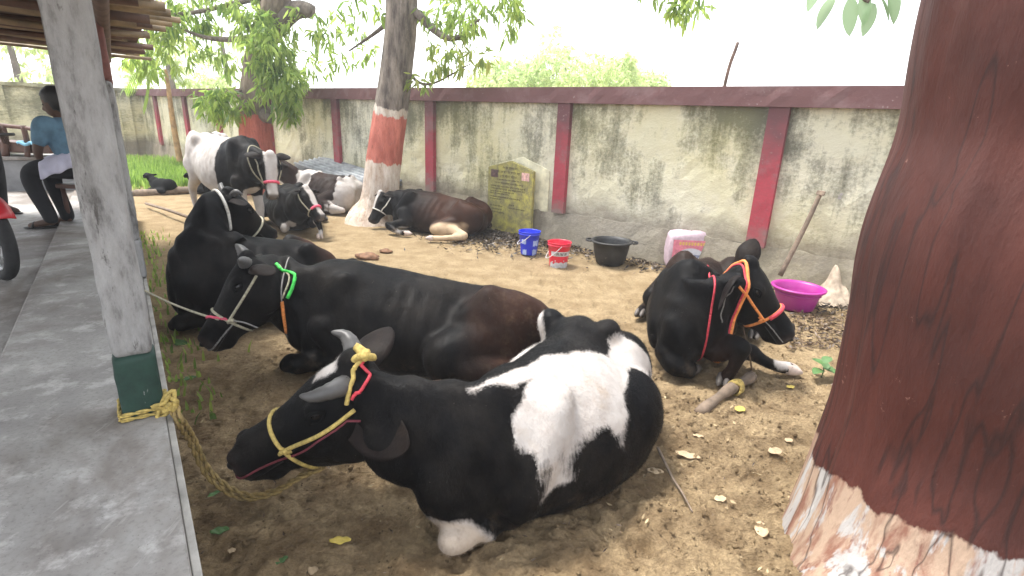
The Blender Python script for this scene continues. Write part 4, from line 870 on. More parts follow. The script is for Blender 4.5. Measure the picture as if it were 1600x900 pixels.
# --- the big black cow behind it
def paint(A, co, bt, by, hc, onhead, wob):
    A['brown'] = np.clip((.34-bt)*6+wob*6, 0, 1)*np.clip(by*5, 0, 1)*.8
    A['mud'] = np.maximum(A['mud'], np.clip((.30-bt)*5, 0, 1)*np.clip(by*5, 0, 1)*.55)
    A['white'] = np.maximum(A['white'], np.minimum(ball(co, bf2(.335, .36, .19), (.09, .12, .13)), .3)+wob*.6)
def bf2(t, y, z): return np.array([.22-1.72*t, 3.42-.12*t-y, z])
c = cow('black_cow', 'large black cow lying behind the horned cow, bright green rope behind its poll', [(.24, 3.42), (-.1, 3.42), (-.6, 3.4), (-1.1, 3.35), (-1.48, 3.28)],
        ((-1.66, 3.16, .765), (-.50, -.36, -.79), (-.78, -.30, .50)),
        dict(vox=.010, hairs=110000, zs=.93, thigh={1: 1.12, -1: .6}, hind_r=None, head_scale=1.08, ribs=.5, paint=paint, neck_mid=[(-1.55, 3.27, .56)], neck1=(-1.36, 3.3, .44), neck_h=1.1, neck_w=1.0, dz=[(0, -.13), (.1, -.14), (.23, -.10), (.4, -.05), (.6, 0), (.75, .02), (1, 0)], hook_z=.03, hook=.2, hook_skip=(-1,),
             ear_l=((-.35, .85, -.45), (.4, .3, -.9), .17), ear_r=((-.3, 1, .2), (.4, .2, -1), .17),
             horn_l=([(.02, .05, -.03), (.01, .10, .0), (.01, .135, .02)], .042), horn_r=([(.01, .05, -.03), (-.02, .09, .03), (-.03, .12, .075)], .045),
             hind_l=[([bf2(.22, .22, .30), bf2(.35, .36, .22)], [.2, .16], False), ([bf2(.35, .38, .18), bf2(.2, .42, .13), bf2(.06, .38, .10)], [.14, .12, .09], False), ([bf2(.06, .44, .08), bf2(.25, .52, .05), bf2(.40, .55, .045), bf2(.46, .55, .045)], [.055, .04, .045, .045], True, True)],
             blobs=[(bf2(.32, .40, .10), E3(.14, .12, .11))]))
CATTLE['black'] = c
# --- black cow lying behind on the left, head turned away
def paint(A, co, bt, by, hc, onhead, wob):
    A['brown'] = np.clip((.22-bt)*7+wob*5, 0, 1)*.9
    A['mud'] *= .5
c = cow('black_cow', 'black cow on the left, head turned away with a pale cord round its neck', [(-1.66, 4.62), (-1.80, 4.46), (-2.05, 4.22), (-2.35, 4.0), (-2.62, 3.82)],
        ((-2.33, 4.34, .99), (.34, .66, -.66), (.3, .5, .8)),
        dict(vox=.011, zs=1.0, scale=.97, paint=paint, neck0=(-2.25, 4.0, .5), neck1=(-2.38, 4.02, .62), neck_mid=[(-2.42, 4.18, .82)], neck_h=.95, ribs=1.6, dz=[(0, -.12), (.2, -.1), (.5, -.03), (.8, .05), (1, 0)],
             ear_l=((-.3, 1, .0), (.5, .1, -.8), .17), ear_r=((-.3, 1, -.1), (.5, .1, -.8), .17), horn_l=([(.0, .05, -.03), (-.02, .11, .02), (.0, .16, .06)], .028), horn_r=([(.0, .05, -.03), (-.02, .1, .0), (.02, .13, .0)], .028),
             hind_r=None, hind_l=None, fore_r=None, thigh={1: .85, -1: .9}))
CATTLE['left'] = c
# --- black cow lying on the right by the painted trunk
def paint(A, co, bt, by, hc, onhead, wob):
    A['brown'] = np.clip((.45-bt)*4+wob*6, 0, 1)*.5+np.clip(ball(co, G(1140, 560, .15), (.25, .25, .3))*8, 0, 1)*.7
    w = ball(co, D(1222, 566, 3.42), (.06, .06, .06)); A['white'] = np.maximum(A['white'], w)
c8h = [([(1.42, 3.42, .42), (1.40, 3.30, .22)], [.12, .09], False), ([(1.40, 3.34, .20), (1.46, 3.22, .29), (1.50, 3.16, .30)], [.09, .07, .06], False), ([(1.50, 3.16, .29), (1.47, 3.19, .14), (1.44, 3.22, .05)], [.055, .038, .045])]
c8l = [([(1.30, 3.62, .35), (1.55, 3.55, .16)], [.12, .08], False), ([(1.55, 3.55, .15), (1.72, 3.48, .13)], [.075, .058], False), ([(1.72, 3.48, .13), (1.84, 3.44, .07), (1.97, 3.42, .05)], [.052, .04, .045], True, True)]
c = cow('black_cow', 'black cow lying on the right, red and orange halter, tied to a stake', [(1.86, 4.95), (1.74, 4.62), (1.52, 4.15), (1.30, 3.72), (1.20, 3.42), (1.19, 3.27)],
        ((1.555, 3.36, .82), (.62, -.20, -.72), (.62, -.35, .60)),
        dict(vox=.010, hairs=90000, zs=.88, ws=.86, paint=paint, ribs=.4, head_scale=1.06, neck_mid=[(1.42, 3.38, .58)], neck1=(1.28, 3.4, .46), neck_h=1.08, off=.0, dz=[(0, -.06), (.3, -.08), (.6, -.03), (.76, .07), (.84, .10), (.9, .03), (1, 0)],
             ear_l=((-.55, .45, .75), (.5, .5, -.4), .2), ear_r=((.15, .75, -.62), (.8, .35, .1), .23), ear_base=(.03, .135, -.09),
             fore_l=c8l, fore_r=[([(1.16, 3.45, .34), (1.10, 3.36, .17)], [.13, .10], False), ([(1.10, 3.36, .17), (1.12, 3.30, .12), (1.2, 3.25, .08)], [.09, .08, .06], False), ([(1.2, 3.25, .08), (1.28, 3.35, .05)], [.05, .042])],
             extra_limbs=c8h, blobs=[(np.array([1.18, 3.36, .28]), E3(.16, .13, .24)), (np.array([1.33, 3.35, .36]), E3(.17, .12, .2))]))
CATTLE['right'] = c
# --- standing white cow with black neck
def paint(A, co, bt, by, hc, onhead, wob):
    w = np.full(len(co), .3); z = co[:, 2]
    blk = np.minimum((bt-.70)*1.4, z-.52)                                   # black neck and shoulder
    blk = np.maximum(blk, np.where(bt > .93, .2, -.3))
    blk = np.maximum(blk, ball(co, bfs(.26, .08, 1.32), (.13, .10, .1)))
    blk = np.maximum(blk, ball(co, bfs(.10, -.14, 1.18), (.05, .05, .05)))
    w = np.where(np.minimum(w, -blk+wob) < .25, -blk+wob, w)
    w = np.where(onhead, blaze(hc, onhead, .075, .06, .57, -.06), w)
    w = np.maximum(w, np.where(~onhead, ball(co, D(398, 316, 6.85), (.16, .2, .2)), -.3))
    w = np.where((z < .46) & ~onhead, .2, w); A['white'] = w; A['mud'] = np.clip(1-z/.5, 0, 1)*.8+.08
rs = np.array([-4.62, 7.95]); fs = np.array([-3.30, 6.80])
def bfs(t, y, z): d = unit(fs-rs); return np.array([*(rs+(fs-rs)*t), 0])+np.array([-d[1]*y, d[0]*y, z])
c = cow('standing_cow', 'white cow with black neck standing at the back, only one on its feet', [tuple(rs), tuple(rs*.66+fs*.34), tuple(rs*.33+fs*.67), tuple(fs)],
        ((-2.99, 6.58, 1.12), (.14, -.30, -.94), (.55, -.70, .36)),
        dict(standing=True, bone=.45, vox=.013, paint=paint, head_scale=.98, neck_mid=[(-3.2, 6.72, 1.0)], neck_h=1.05, ear_l=((-.3, 1, -.25), (.5, .1, -.8), .19), ear_r=((-.3, 1, -.35), (.5, .1, -.8), .2), zs=.985,
             tail=[bfs(.0, 0, 1.15), bfs(-.05, 0, 1.05), bfs(-.06, 0, .7), bfs(-.05, 0, .4)]))
CATTLE['standing'] = c
# --- lying cow with a white blaze under the standing cow's head
def paint(A, co, bt, by, hc, onhead, wob):
    w = blaze(hc, onhead, .05, .045, .56, -.06)
    for p, r in ((D(452, 358, 7.15), .12), (D(488, 350, 7.0), .13), (D(497, 338, 7.0), .12), (D(492, 365, 6.95), .12)): w = np.maximum(w, np.where(onhead, -.3, ball(co, p, r)+wob*.5))
    A['white'] = w
c = cow('black_cow', 'black lying cow with a white blaze and pink noseband, under the standing cow', [(-3.72, 8.52), (-3.5, 8.2), (-3.25, 7.75), (-3.05, 7.4), (-2.98, 7.22)],
        ((-2.80, 7.12, .665), (.62, -.40, -.68), (.55, -.25, .7)),
        dict(vox=.013, zs=.80, ws=.9, head_scale=.9, paint=paint, neck_mid=[(-2.88, 7.2, .5)], neck_h=.95, fore_l=[([(-2.85, 7.4, .3), (-2.80, 7.3, .16)], [.1, .08], False), ([(-2.80, 7.3, .16), (-2.68, 7.12, .22)], [.075, .055], False), ([(-2.68, 7.12, .22), (-2.62, 7.05, .1), (-2.62, 7.0, .04)], [.05, .036, .042], True, True)]))
CATTLE['blaze'] = c
# --- black and white cow behind
def paint(A, co, bt, by, hc, onhead, wob):
    w = np.maximum((bt-.66)*1.2, (.20-bt)*1.2)
    w = np.where(bt > .84, (.95-bt), w)
    w = np.maximum(w, ball(co, D(520, 322, 8.9), (.14, .16, .13))); w = np.maximum(w, ball(co, D(500, 318, 8.9), (.05, .1, .12)))
    w = w+wob; w = np.where(onhead, blaze(hc, onhead, .05, .05, .56, -.06), w); A['white'] = w; A['brown'] = np.full(len(co), .5)
c = cow('patched_cow', 'dark and white patched cow lying by the corrugated sheets near the leaning trunk', [(-2.68, 9.12), (-2.95, 9.2), (-3.4, 9.35), (-3.85, 9.5)],
        ((-4.22, 9.35, .80), (-.30, -.62, -.70), (-.3, -.6, .65)),
        dict(vox=.014, zs=.86, ws=.9, paint=paint, neck_mid=[(-4.08, 9.48, .60)], head_scale=.95, hind_r=None))
CATTLE['patched'] = c
# --- brown-black cow beside the trunk
def paint(A, co, bt, by, hc, onhead, wob):
    w = blaze(hc, onhead, .04, .03, .30, -.05)
    w = np.maximum(w, np.where(bt > .6, np.where(onhead, -.3, ball(co, (-1.55, 7.47, .05), (.2, .12, .06))), -.3)); A['white'] = w
    A['brown'] = np.clip((.75-bt)*3+wob*4, 0, 1)
    A['tan'] = np.clip(np.maximum(ball(co, (-.95, 7.22, .10), (.36, .26, .16)), ball(co, (-.75, 7.15, .14), (.22, .2, .22)))*25+wob*8, 0, 1)*(bt < .7)
def bf7(t, y, z): return np.array([-.40-1.45*t, 7.62+.32*t-y, z])
c = cow('brown_black_cow', 'dark brown cow lying at the foot of the leaning trunk, pale belly', [(-.42, 7.60), (-.75, 7.70), (-1.15, 7.82), (-1.55, 7.92), (-1.84, 7.96)],
        ((-2.03, 7.95, .52), (-.35, -.42, -.84), (-.7, -.55, .55)),
        dict(vox=.013, zs=.80, ws=.92, head_scale=.86, paint=paint, neck_mid=[(-1.95, 7.97, .36)], neck_h=.85, dz=[(0, -.08), (.2, -.08), (.5, 0), (.8, -.01)], hook_z=.02,
             fore_l=[([bf7(.84, .2, .26), bf7(.8, .3, .16)], [.11, .08], False), ([bf7(.8, .3, .15), bf7(.97, .42, .12)], [.075, .055], False), ([bf7(.97, .42, .11), bf7(.86, .5, .05), bf7(.78, .5, .045)], [.05, .036, .042], True, True)],
             hind_l=[([bf7(.2, .2, .25), bf7(.40, .36, .16)], [.14, .11], False), ([bf7(.40, .36, .15), bf7(.2, .5, .08)], [.09, .06], False), ([bf7(.2, .5, .07), bf7(.4, .62, .05), bf7(.5, .66, .045)], [.055, .04, .042], True, True)],
             blobs=[(bf7(.42, .36, .12), E3(.2, .14, .12))]))
CATTLE['brown'] = c

# ------------------------------------------------------------------ small things in the yard
def wall_hit(px, py, d=0.):
    v = ray(px, py); q = CAM+v*(((WO+WN*d-CAM)@WN)/(v@WN)); return (q-WO)@WW, q[2], q
def text_mesh(txt, size, mat, name='lettering', depth=.0015):
    cu = bpy.data.curves.new(name, 'FONT'); cu.body = txt; cu.size = size; cu.extrude = depth; cu.align_x = 'CENTER'; cu.align_y = 'CENTER'
    o = bpy.data.objects.new(name, cu); col.objects.link(o); bpy.context.view_layer.update()
    me = bpy.data.meshes.new_from_object(o.evaluated_get(bpy.context.evaluated_depsgraph_get())); bpy.data.objects.remove(o); me.materials.clear(); me.materials.append(MAT[mat]); return me
def place_me(name, me, o, ax, ay):
    ob = bpy.data.objects.new(name, me); col.objects.link(ob); ax = unit(ax); ay = unit(np.asarray(ay)-ax*(np.asarray(ay)@ax)); az = np.cross(ax, ay)
    m = Matrix.Identity(4)
    for i in range(3): m[i][0], m[i][1], m[i][2], m[i][3] = ax[i], ay[i], az[i], o[i]
    ob.matrix_world = m; return ob
# memorial slab
MAT['plaque'] = (lambda t: t.done(t.mix(t.ramp(t.noise(9, 6, .7), [(.36, 0.), (.6, .9)]), t.mix(t.ramp(t.noise(3, 4), [(.35, 0.), (.65, 1.)]), (.48, .42, .085), (.34, .31, .095)), (.17, .15, .08)), .8, t.bump(t.noise(40, 5), .3, .004)))(NT('yellow_stone'))
MAT['niche'] = simple('pale_cream_paint', (.62, .58, .42), .9, .3, 7, .3); MAT['ink'] = simple('dark_lettering', (.05, .04, .02), .8, .4, 30)
MAT['photo_dark'] = simple('dark_portrait_tile', (.09, .05, .045), .5, .5, 30); MAT['photo_pink'] = simple('pink_portrait_tile', (.6, .36, .32), .5, .35, 40)
sL, _, _ = wall_hit(762, 330, .16); sR, _, _ = wall_hit(831, 330, .16); _, zT, _ = wall_hit(796, 251, .16); _, zS, _ = wall_hit(832, 268, .16); sM = (sL+sR)/2
pq = empty('memorial_slab', W(sM, .2, 0), 'yellow pointed memorial slab with dark writing leaning on the wall', 'memorial'); parts = []
def slab5(name, s0, s1, z0, zs_, zt, d0, d1, mat, bev=.008):
    sm = (s0+s1)/2; v = []
    for d in (d0, d1): v += [W(s0, d, z0), W(s1, d, z0), W(s1, d, zs_), W(sm, d, zt), W(s0, d, zs_)]
    mb = MB(); mb.add(v, [(9, 8, 7, 6, 5), (0, 1, 2, 3, 4)]+[(i, i+5, (i+1) % 5+5, (i+1) % 5) for i in range(5)]); return mb.build(name, MAT[mat], None, False, bev)
parts.append(slab5('slab', sL, sR, -.05, zS, zT, .115, .17, 'plaque'))
parts.append(slab5('niche_border', sL-.0, sR+.17, .38, zS+.02, zT+.06, -.01, .012, 'niche', .003))
wd = sR-sL; hgt = zT; r_ = np.random.default_rng(11)
def glyph_line(z, x0, x1, h, dens=1.):
    mb = MB(); x = x0
    while x < x1-.01:
        w = min(r_.uniform(.035, .11)*dens, x1-x); mb.box(W(sL+x, .1705, z), WW*w, WN*.0015, (0, 0, h*.16))
        k = max(2, int(w/(h*.62)))
        for i in range(k):
            u = x+w*(i+.55)/k; hh2 = h*r_.uniform(.5, .95)
            mb.box(W(sL+u, .1705, z-hh2), WW*h*.15, WN*.0015, (0, 0, hh2))
            if r_.random() < .7: mb.box(W(sL+u-h*.32, .1705, z-h*r_.uniform(.35, .75)), WW*h*.34, WN*.0015, (0, 0, h*.13))
        if r_.random() < .5: mb.box(W(sL+x+w*.4, .1705, z+h*.2), WW*h*.14, WN*.0015, (0, 0, h*.4))
        x += w+h*.5
    return mb.build('inscription_line', MAT['ink'], None, False)
for zf, x0, x1, h in ((.905, .33, .66, .030), (.845, .22, .72, .034), (.79, .28, .64, .034), (.735, .2, .7, .018), (.69, .16, .8, .020), (.64, .08, .84, .024), (.605, .08, .84, .024), (.565, .06, .6, .018), (.535, .05, .5, .018), (.49, .06, .75, .018), (.455, .05, .32, .016), (.40, .5, .62, .018), (.36, .06, .36, .016), (.355, .5, .85, .018), (.315, .1, .34, .015), (.27, .08, .4, .015)):
    parts.append(glyph_line(zT*zf, wd*x0, wd*x1, h))
for x0, m in ((.07, 'photo_dark'), (.76, 'photo_pink')):
    mb = MB(); mb.box(W(sL+wd*x0, .170, zT*.755), WW*wd*.16, WN*.003, (0, 0, zT*.105)); parts.append(mb.build('portrait_tile', MAT[m], None, False))
adopt(pq, *parts); sub(parts[0], *parts[2:])
# buckets
def patch(r0, z0, r1, z1, a0, a1, off, n=14, ragged=0.):
    v = []; f = []
    for i in range(n+1):
        a = a0+(a1-a0)*i/n
        for rr, z, e in ((r0, z0, -1), (r1, z1, 1)): v.append(((rr+off)*math.cos(a), (rr+off)*math.sin(a), z+e*ragged*random.random()))
    for i in range(n): f.append((2*i, 2*i+2, 2*i+3, 2*i+1))
    return v, f
MAT['blue'] = m_plastic('blue_plastic', (.008, .03, .62)); MAT['redp'] = m_plastic('red_plastic', (.66, .012, .045)); MAT['blackp'] = m_plastic('black_rubber', (.012, .012, .013), .55); MAT['magenta'] = m_plastic('magenta_plastic', (.33, .02, .22), .4)
MAT['white_print'] = simple('white_print', (.48, .48, .5), .5, .2, 30); MAT['light_blue_print'] = simple('light_blue_print', (.35, .45, .75), .5, .25, 30); MAT['wire'] = simple('white_handle', (.6, .58, .6), .4, .1, 20)
def bucket(name, label, p, r0, r1, h, mat, pr, rot, hand):
    root = empty(name, (p[0], p[1], 0), label, 'bucket', 'two plastic buckets by the wall'); K = np.array([p[0], p[1], -.004])
    prof = [(0.001, .006), (r0*.8, .004), (r0, .0), (r0*1.01, .012), (r0+(r1-r0)*.5, h*.5), (r1*.985, h*.86), (r1*1.045, h*.865), (r1*1.05, h*.90), (r1*1.0, h*.905), (r1, h*.97), (r1*1.06, h*.975), (r1*1.06, h), (r1*.985, h), (r1*.97, h*.96), (r0*.95, .02), (0.001, .018)]
    ps = [mesh_obj('shell', lathe(prof, 40)[0]+K, lathe(prof, 40)[1], MAT[mat])]
    rr = lambda z: r0+(r1-r0)*z/h
    for z0, z1, a0, a1, m, rag in pr:
        v, f = patch(rr(z0*h), z0*h, rr(z1*h), z1*h, a0+rot, a1+rot, .0025, 14, rag); ps.append(mesh_obj('printed_patch', np.array(v)+K, f, MAT[m]))
    a = rot+hand[0]; e1 = np.array([math.cos(a), math.sin(a), 0])*r1*1.06; fr = np.array([math.sin(a), -math.cos(a), 0])*r1*1.12
    pts = [K+e1*math.cos(q)+fr*math.sin(q)*1.0+np.array([0, 0, h*.9-math.sin(q)*h*hand[1]]) for q in np.linspace(0, math.pi, 9)]
    ps.append(mesh_obj('handle', *tube(catmull(pts, 30), .0042, 7), MAT['wire']))
    adopt(root, *ps); sub(ps[0], *ps[1:-1]); return root, rr, K
pb = G(826, 396); pr_ = G(872, 414)
rot = -math.pi/2
bucket('bucket', 'blue plastic bucket by the wall, left of the red one', pb, .10, .135, .30, 'blue', [(.5, .68, -.95, -.4, 'light_blue_print', .006), (.06, .22, -.9, -.35, 'light_blue_print', .02), (.06, .2, .35, 1.0, 'light_blue_print', .03), (.45, .62, .35, 1.0, 'light_blue_print', .02)], rot+.05, (0., .48))
ob, rr, K_ = bucket('bucket', 'red plastic bucket with white band by the wall, right of the blue one', pr_, .105, .135, .29, 'redp', [(.47, .66, -1.0, 1.15, 'white_print', .0), (.03, .13, -1.2, 1.2, 'white_print', .035)]+[(.2+.06*math.sin(k*2.), .235+.06*math.sin(k*2.), -.9+k*.3, -.78+k*.3, 'white_print', .004) for k in range(7)], rot+.12, (0., .58))
mb = MB()
for k in range(9):                                                        # worn lettering on the band
    a = rot+.12-.62+k*.135; z = .166; rad = rr(z)+.0042; q = K_+np.array([rad*math.cos(a), rad*math.sin(a), z-.014]); tx = np.array([-math.sin(a), math.cos(a), 0]); nz = np.array([0, 0, 1.])
    mb.box(q, tx*.0035, nz*.028, np.array([math.cos(a), math.sin(a), 0])*.001)
    mb.box(q+nz*(.0 if k % 2 else .024), tx*.011, nz*.004, np.array([math.cos(a), math.sin(a), 0])*.001)
    if k % 3: mb.box(q+tx*.0105, tx*.0035, nz*.026, np.array([math.cos(a), math.sin(a), 0])*.001)
sub([q for q in ob.children if q.name.startswith('shell')][0], mb.build('band_lettering', MAT['ink'], None, False))
# black tub
p = G(953, 412); K = np.array([p[0], p[1]+.02, -.005]); tb = empty('feed_tub', K, 'black rubber feed tub beside the wall', 'tub')
prof = [(.001, .01), (.14, .0), (.17, .02), (.205, .14), (.225, .27), (.255, .278), (.255, .295), (.225, .297), (.21, .26), (.19, .14), (.15, .04), (.001, .03)]
v, f = lathe(prof, 40); v = np.array(v); v[:, 0] *= 1+.03*np.sin(np.arctan2(v[:, 1], v[:, 0])*2); parts = [mesh_obj('shell', v+K, f, MAT['blackp'])]
for a in (-.15, math.pi-.1):
    d = np.array([math.cos(a), math.sin(a), 0]); s_ = np.array([-d[1], d[0], 0]); mb = MB(); mb.tube(catmull([K+d*.25+s_*.07+np.array([0, 0, .285]), K+d*.30+s_*.04+np.array([0, 0, .285]), K+d*.30-s_*.04+np.array([0, 0, .285]), K+d*.25-s_*.07+np.array([0, 0, .285])], 14), .012, 8); parts.append(mb.build('handle', MAT['blackp']))
MAT['water'] = simple('slops', (.03, .03, .032), .06, .2, 8, .05); v, f = lathe([(.001, .20), (.205, .20)], 40); parts.append(mesh_obj('water', v+K, f, MAT['water'])); adopt(tb, *parts)
# magenta basin
p = G(1250, 489); K = np.array([p[0]+.03, p[1]+.17, -.005]); tb = empty('basin', K, 'magenta plastic basin at the foot of the wall', 'basin')
prof = [(.001, .008), (.15, .0), (.165, .012), (.20, .15), (.212, .185), (.215, .195), (.242, .20), (.245, .215), (.225, .222), (.205, .2), (.19, .14), (.155, .02), (.001, .016)]
v, f = lathe(prof, 48); adopt(tb, mesh_obj('shell', v+K, f, MAT['magenta']), mesh_obj('rim_band', *[(lathe([(.2065, .158), (.2125, .158), (.2135, .168), (.2095, .168)], 48)[0]+K), lathe([(0, 0)]*4, 48)[1]], MAT['magenta']))
# feed sack
MAT['sack'] = simple('woven_sack', (.47, .36, .41), .55, .15, 30, .3); MAT['sack_pink'] = simple('pink_print', (.58, .18, .24), .55, .25, 20); MAT['sack_yellow'] = simple('yellow_print', (.62, .42, .1), .55, .25, 30); MAT['sack_blue'] = simple('grey_blue_print', (.16, .18, .28), .55, .25, 30); MAT['sack_white'] = simple('white_oval_print', (.5, .5, .55), .55, .1, 30)
p = G(1079, 424); p = p+np.array([.03, .22, 0]); ax = unit(CR*np.array([1, 1, 0])+np.array([.0, -.04, 0])); ax[2] = 0; ax = unit(ax); ay = np.array([-ax[1], ax[0], 0])
sk = empty('feed_sack', (p[0], p[1], 0), 'pink and white printed feed sack standing by the wall', 'sack')
w_, d_, h_ = .27, .14, .42; n = 40; rings = []
def sack_pt(a, z):
    c_, s_ = math.cos(a), math.sin(a); e = .28; x = w_*math.copysign(abs(c_)**e, c_); y = d_*math.copysign(abs(s_)**e, s_)
    k = 1+.05*math.sin(math.pi*min(1, z/h_)); fold = .006*math.sin(9*a+z*20)+.004*math.sin(17*a-z*31)
    return np.array([x*k+fold, y*k+fold, 0])
for z in np.linspace(0, h_, 14):
    rings.append(np.array([p+ax*q[0]+ay*q[1]+np.array([0, 0, z+.03*(q[0]/w_)*(z/h_)**2]) for q in [sack_pt(2*math.pi*j/n, z) for j in range(n)]]))
for k_, sc in ((.02, .92), (.035, .6), (.03, .15)):
    rings.append(np.array([p+ax*q[0]*sc+ay*q[1]*sc+np.array([0, 0, h_+k_+.03*q[0]*sc/w_+.012*math.sin(j*1.7)]) for j, q in enumerate([sack_pt(2*math.pi*j/n, h_) for j in range(n)])]))
body = mesh_obj('bag', *loft(rings), MAT['sack'])
def on_sack(u, z, off=.004): return p+ax*u-ay*(d_*1.05+off)+np.array([0, 0, z])
def flat(name, pts, mat, off):
    v = [on_sack(u, z, off) for u, z in pts]; mb = MB(); mb.add(v, [tuple(range(len(v)))]); return mb.build(name, MAT[mat], None, False)
parts = [body, flat('printed_panel', [(-.25, .02), (.19, .02), (.19, .36), (-.25, .36)], 'sack_pink', .008), flat('printed_panel', [(-.03+.175*math.cos(a), .14+.125*math.sin(a)) for a in np.linspace(0, 2*math.pi, 24)[:-1]], 'sack_white', .010)]
parts.append(place_me('lettering', text_mesh('A7', .17, 'sack_blue'), on_sack(-.02, .12, .012), ax, (0, 0, 1)))
mb = MB()
for k in range(9): mb.add([on_sack(-.18+k*.035+q[0]*1.3, .30+q[1]*1.2, .0095) for q in ((0, 0), (.018, 0), (.018, .03), (0, .03))], [(0, 1, 2, 3)])
parts.append(mb.build('printed_title', MAT['sack_yellow'], None, False)); mb = MB()
for k in range(5): mb.add([on_sack(.21+q[0], .06+k*.05+q[1], .009) for q in ((0, 0), (.03, .012), (.025, .04), (-.004, .03))], [(0, 1, 2, 3)])
parts.append(mb.build('side_print', MAT['sack_blue'], None, False)); adopt(sk, *parts); lt = [q for q in parts if q.name.startswith('lettering')][0]; sub(body, *[q for q in parts[1:] if q is not lt])
# hoe handle leaning on the wall, jute sack, stake, poles
s1, z1, q1 = wall_hit(1283, 300, .06); q0 = wall_hit(1222, 424, .28)[2]; hd = empty('hoe', q0, 'old wooden hoe leaning against the peeling wall', 'hoe')
dr = unit(q1-q0); mb = MB(); mb.tube(catmull([q0-dr*.05, q0+dr*.5+np.array([.01, 0, 0]), q1], 14), np.linspace(.026, .022, 14), 9); mb2 = MB(); sd_ = unit(np.cross(dr, [0, 0, 1.])); mb2.box(q1-sd_*.05-dr*.03, sd_*.11, WN*.03, dr*.045)
adopt(hd, mb.build('shaft', MAT['wood']), mb2.build('head', MAT['wood'], None, False, .006))
MAT['jute'] = simple('jute_cloth', (.36, .29, .22), .95, .3, 20, .5)
p = G(1306, 478)+np.array([.06, .18, 0]); n = 34; v = []; f = []
for i in range(n):
    for j in range(n):
        x, y = i/(n-1)*2-1, j/(n-1)*2-1; rr2 = math.hypot(x, y); h = .17*max(0, 1-rr2**2)+.20*math.exp(-((x+.05)**2*14+(y-.15)**2*7)); q = p+CR*np.array([1, 1, 0])*x*.22+np.array([0, y*.2, h])
        q = q+np.array([0, 0, .03])*pnoise(np.array([[x*4, y*4, 2.]]))[0]; v.append(q)
for i in range(n-1):
    for j in range(n-1): f.append((i*n+j, (i+1)*n+j, (i+1)*n+j+1, i*n+j+1))
tag(mesh_obj('jute_sack', v, f, MAT['jute']), 'crumpled tan jute sack heaped beside the magenta basin', 'sack')
mb = MB(); a_, b_ = G(1092, 642)-np.array([0, 0, .02]), G(1168, 592, .05); mb.tube(catmull([a_, (a_*.5+b_*.5)+np.array([.0, 0, .02]), b_, b_+(b_-a_)*.1], 16), .034+.006*np.sin(np.arange(16)*1.3), 12)
st = mb.build('wooden_stake', MAT['wood']); tag(st, 'thick mud-caked wooden stake by the black cow on the right', 'stake')
mb = MB(); a_ = D(1131, 140, 9.5); mb.tube(catmull([np.array([a_[0]-.05, a_[1], 0]), a_, D(1153, 66, 9.5)], 12), .028, 8); tag(mb.build('bamboo_stick', MAT['bamboo_dark']), 'thin tilted stick rising beyond the wall', 'stick')
mb = MB(); a_ = G(205, 305); b_ = G(350, 300); mb.tube(catmull([a_, (a_+b_)/2+np.array([0, 0, .05]), b_+np.array([0, 0, .05])], 20), .085+.012*np.sin(np.arange(20)), 12); tag(mb.build('fallen_log', MAT['wood']), 'weathered log lying at the back left', 'log')
mb = MB(); mb.tube([G(228, 318, .05), G(262, 328, .1), G(310, 345, .1)], .022, 8); tag(mb.build('wooden_pole', MAT['wood']), 'thin dark pole on the ground behind the left black cow', 'pole')
# corrugated sheets stacked by the wall
MAT['zinc'] = simple('corrugated_zinc', (.24, .25, .26), .5, .45, 6, .2, Metallic=.3); p0, p1 = D(478, 262, 10.6), D(566, 298, 9.3); sh = empty('sheet_stack', (p0[0], p0[1], 0), 'stack of grey corrugated sheets behind the patched cow', 'sheets'); parts = []
for k in range(3):
    v = []; f = []; nn = 72; ln = unit((p1-p0)*np.array([1, 1, 0])); sd_ = np.array([ln[1], -ln[0], 0])*-1
    for i in range(2):
        for j in range(nn): v.append(np.array([p0[0], p0[1], 0])+ln*(i*2.6-.5)+sd_*(j/(nn-1)*.85+.02*k)+np.array([0, 0, (.60-.22*i)-.05*k+.03*math.sin(j/71*2*math.pi*8)-.45*(1-j/(nn-1))*.0+.28*j/(nn-1)*.5]))
    for j in range(nn-1): f.append((j, j+1, nn+j+1, nn+j))
    parts.append(mesh_obj('sheet', v, f, MAT['zinc'])); m = parts[-1].modifiers.new('s', 'SOLIDIFY'); m.thickness = .006
mb = MB()
for i in (0.1, 1.9): mb.tube([np.array([p0[0], p0[1], 0])+ln*i+sd_*u+np.array([0, 0, .40-.085*i]) for u in (-.1, .95)], .05, 8); mb.tube([np.array([p0[0], p0[1], 0])+ln*i+sd_*.1+np.array([0, 0, q]) for q in (-.1, .42-.085*i)], .05, 8); mb.tube([np.array([p0[0], p0[1], 0])+ln*i+sd_*.8+np.array([0, 0, q]) for q in (-.1, .42-.085*i)], .05, 8)
parts.append(mb.build('trestle', MAT['wood'])); adopt(sh, *parts)
# dung
def dung(px, py, r, label):
    p = G(px, py); v, f = ellipsoid((0, 0, 0), np.diag([r, r*.7, r*.35]), 16, 26); v = np.array(v); v *= (1+.35*pnoise(v/r*1.6+px)+.15*pnoise(v/r*5))[:, None]; v[:, 2] = np.maximum(v[:, 2], -.01); tag(mesh_obj('dung_pile', v+p+np.array([0, 0, .005]), f, MAT['dung']), label, 'dung', 'dung piles on the ground')
MAT['dung'] = simple('dung', (.16, .08, .04), .8, .4, 25, .6); MAT['dung_dark'] = simple('dark_dung', (.05, .03, .02), .7, .4, 25, .6)
dung(576, 402, .14, 'brown dung pile in the middle of the yard, before the brown cow'); dung(603, 393, .08, 'small dung lump beside the larger brown dung pile'); dung(858, 498, .085, 'dark dung lump right behind the big black cow'); bpy.data.objects['dung_pile.002'].data.materials[0] = MAT['dung_dark']
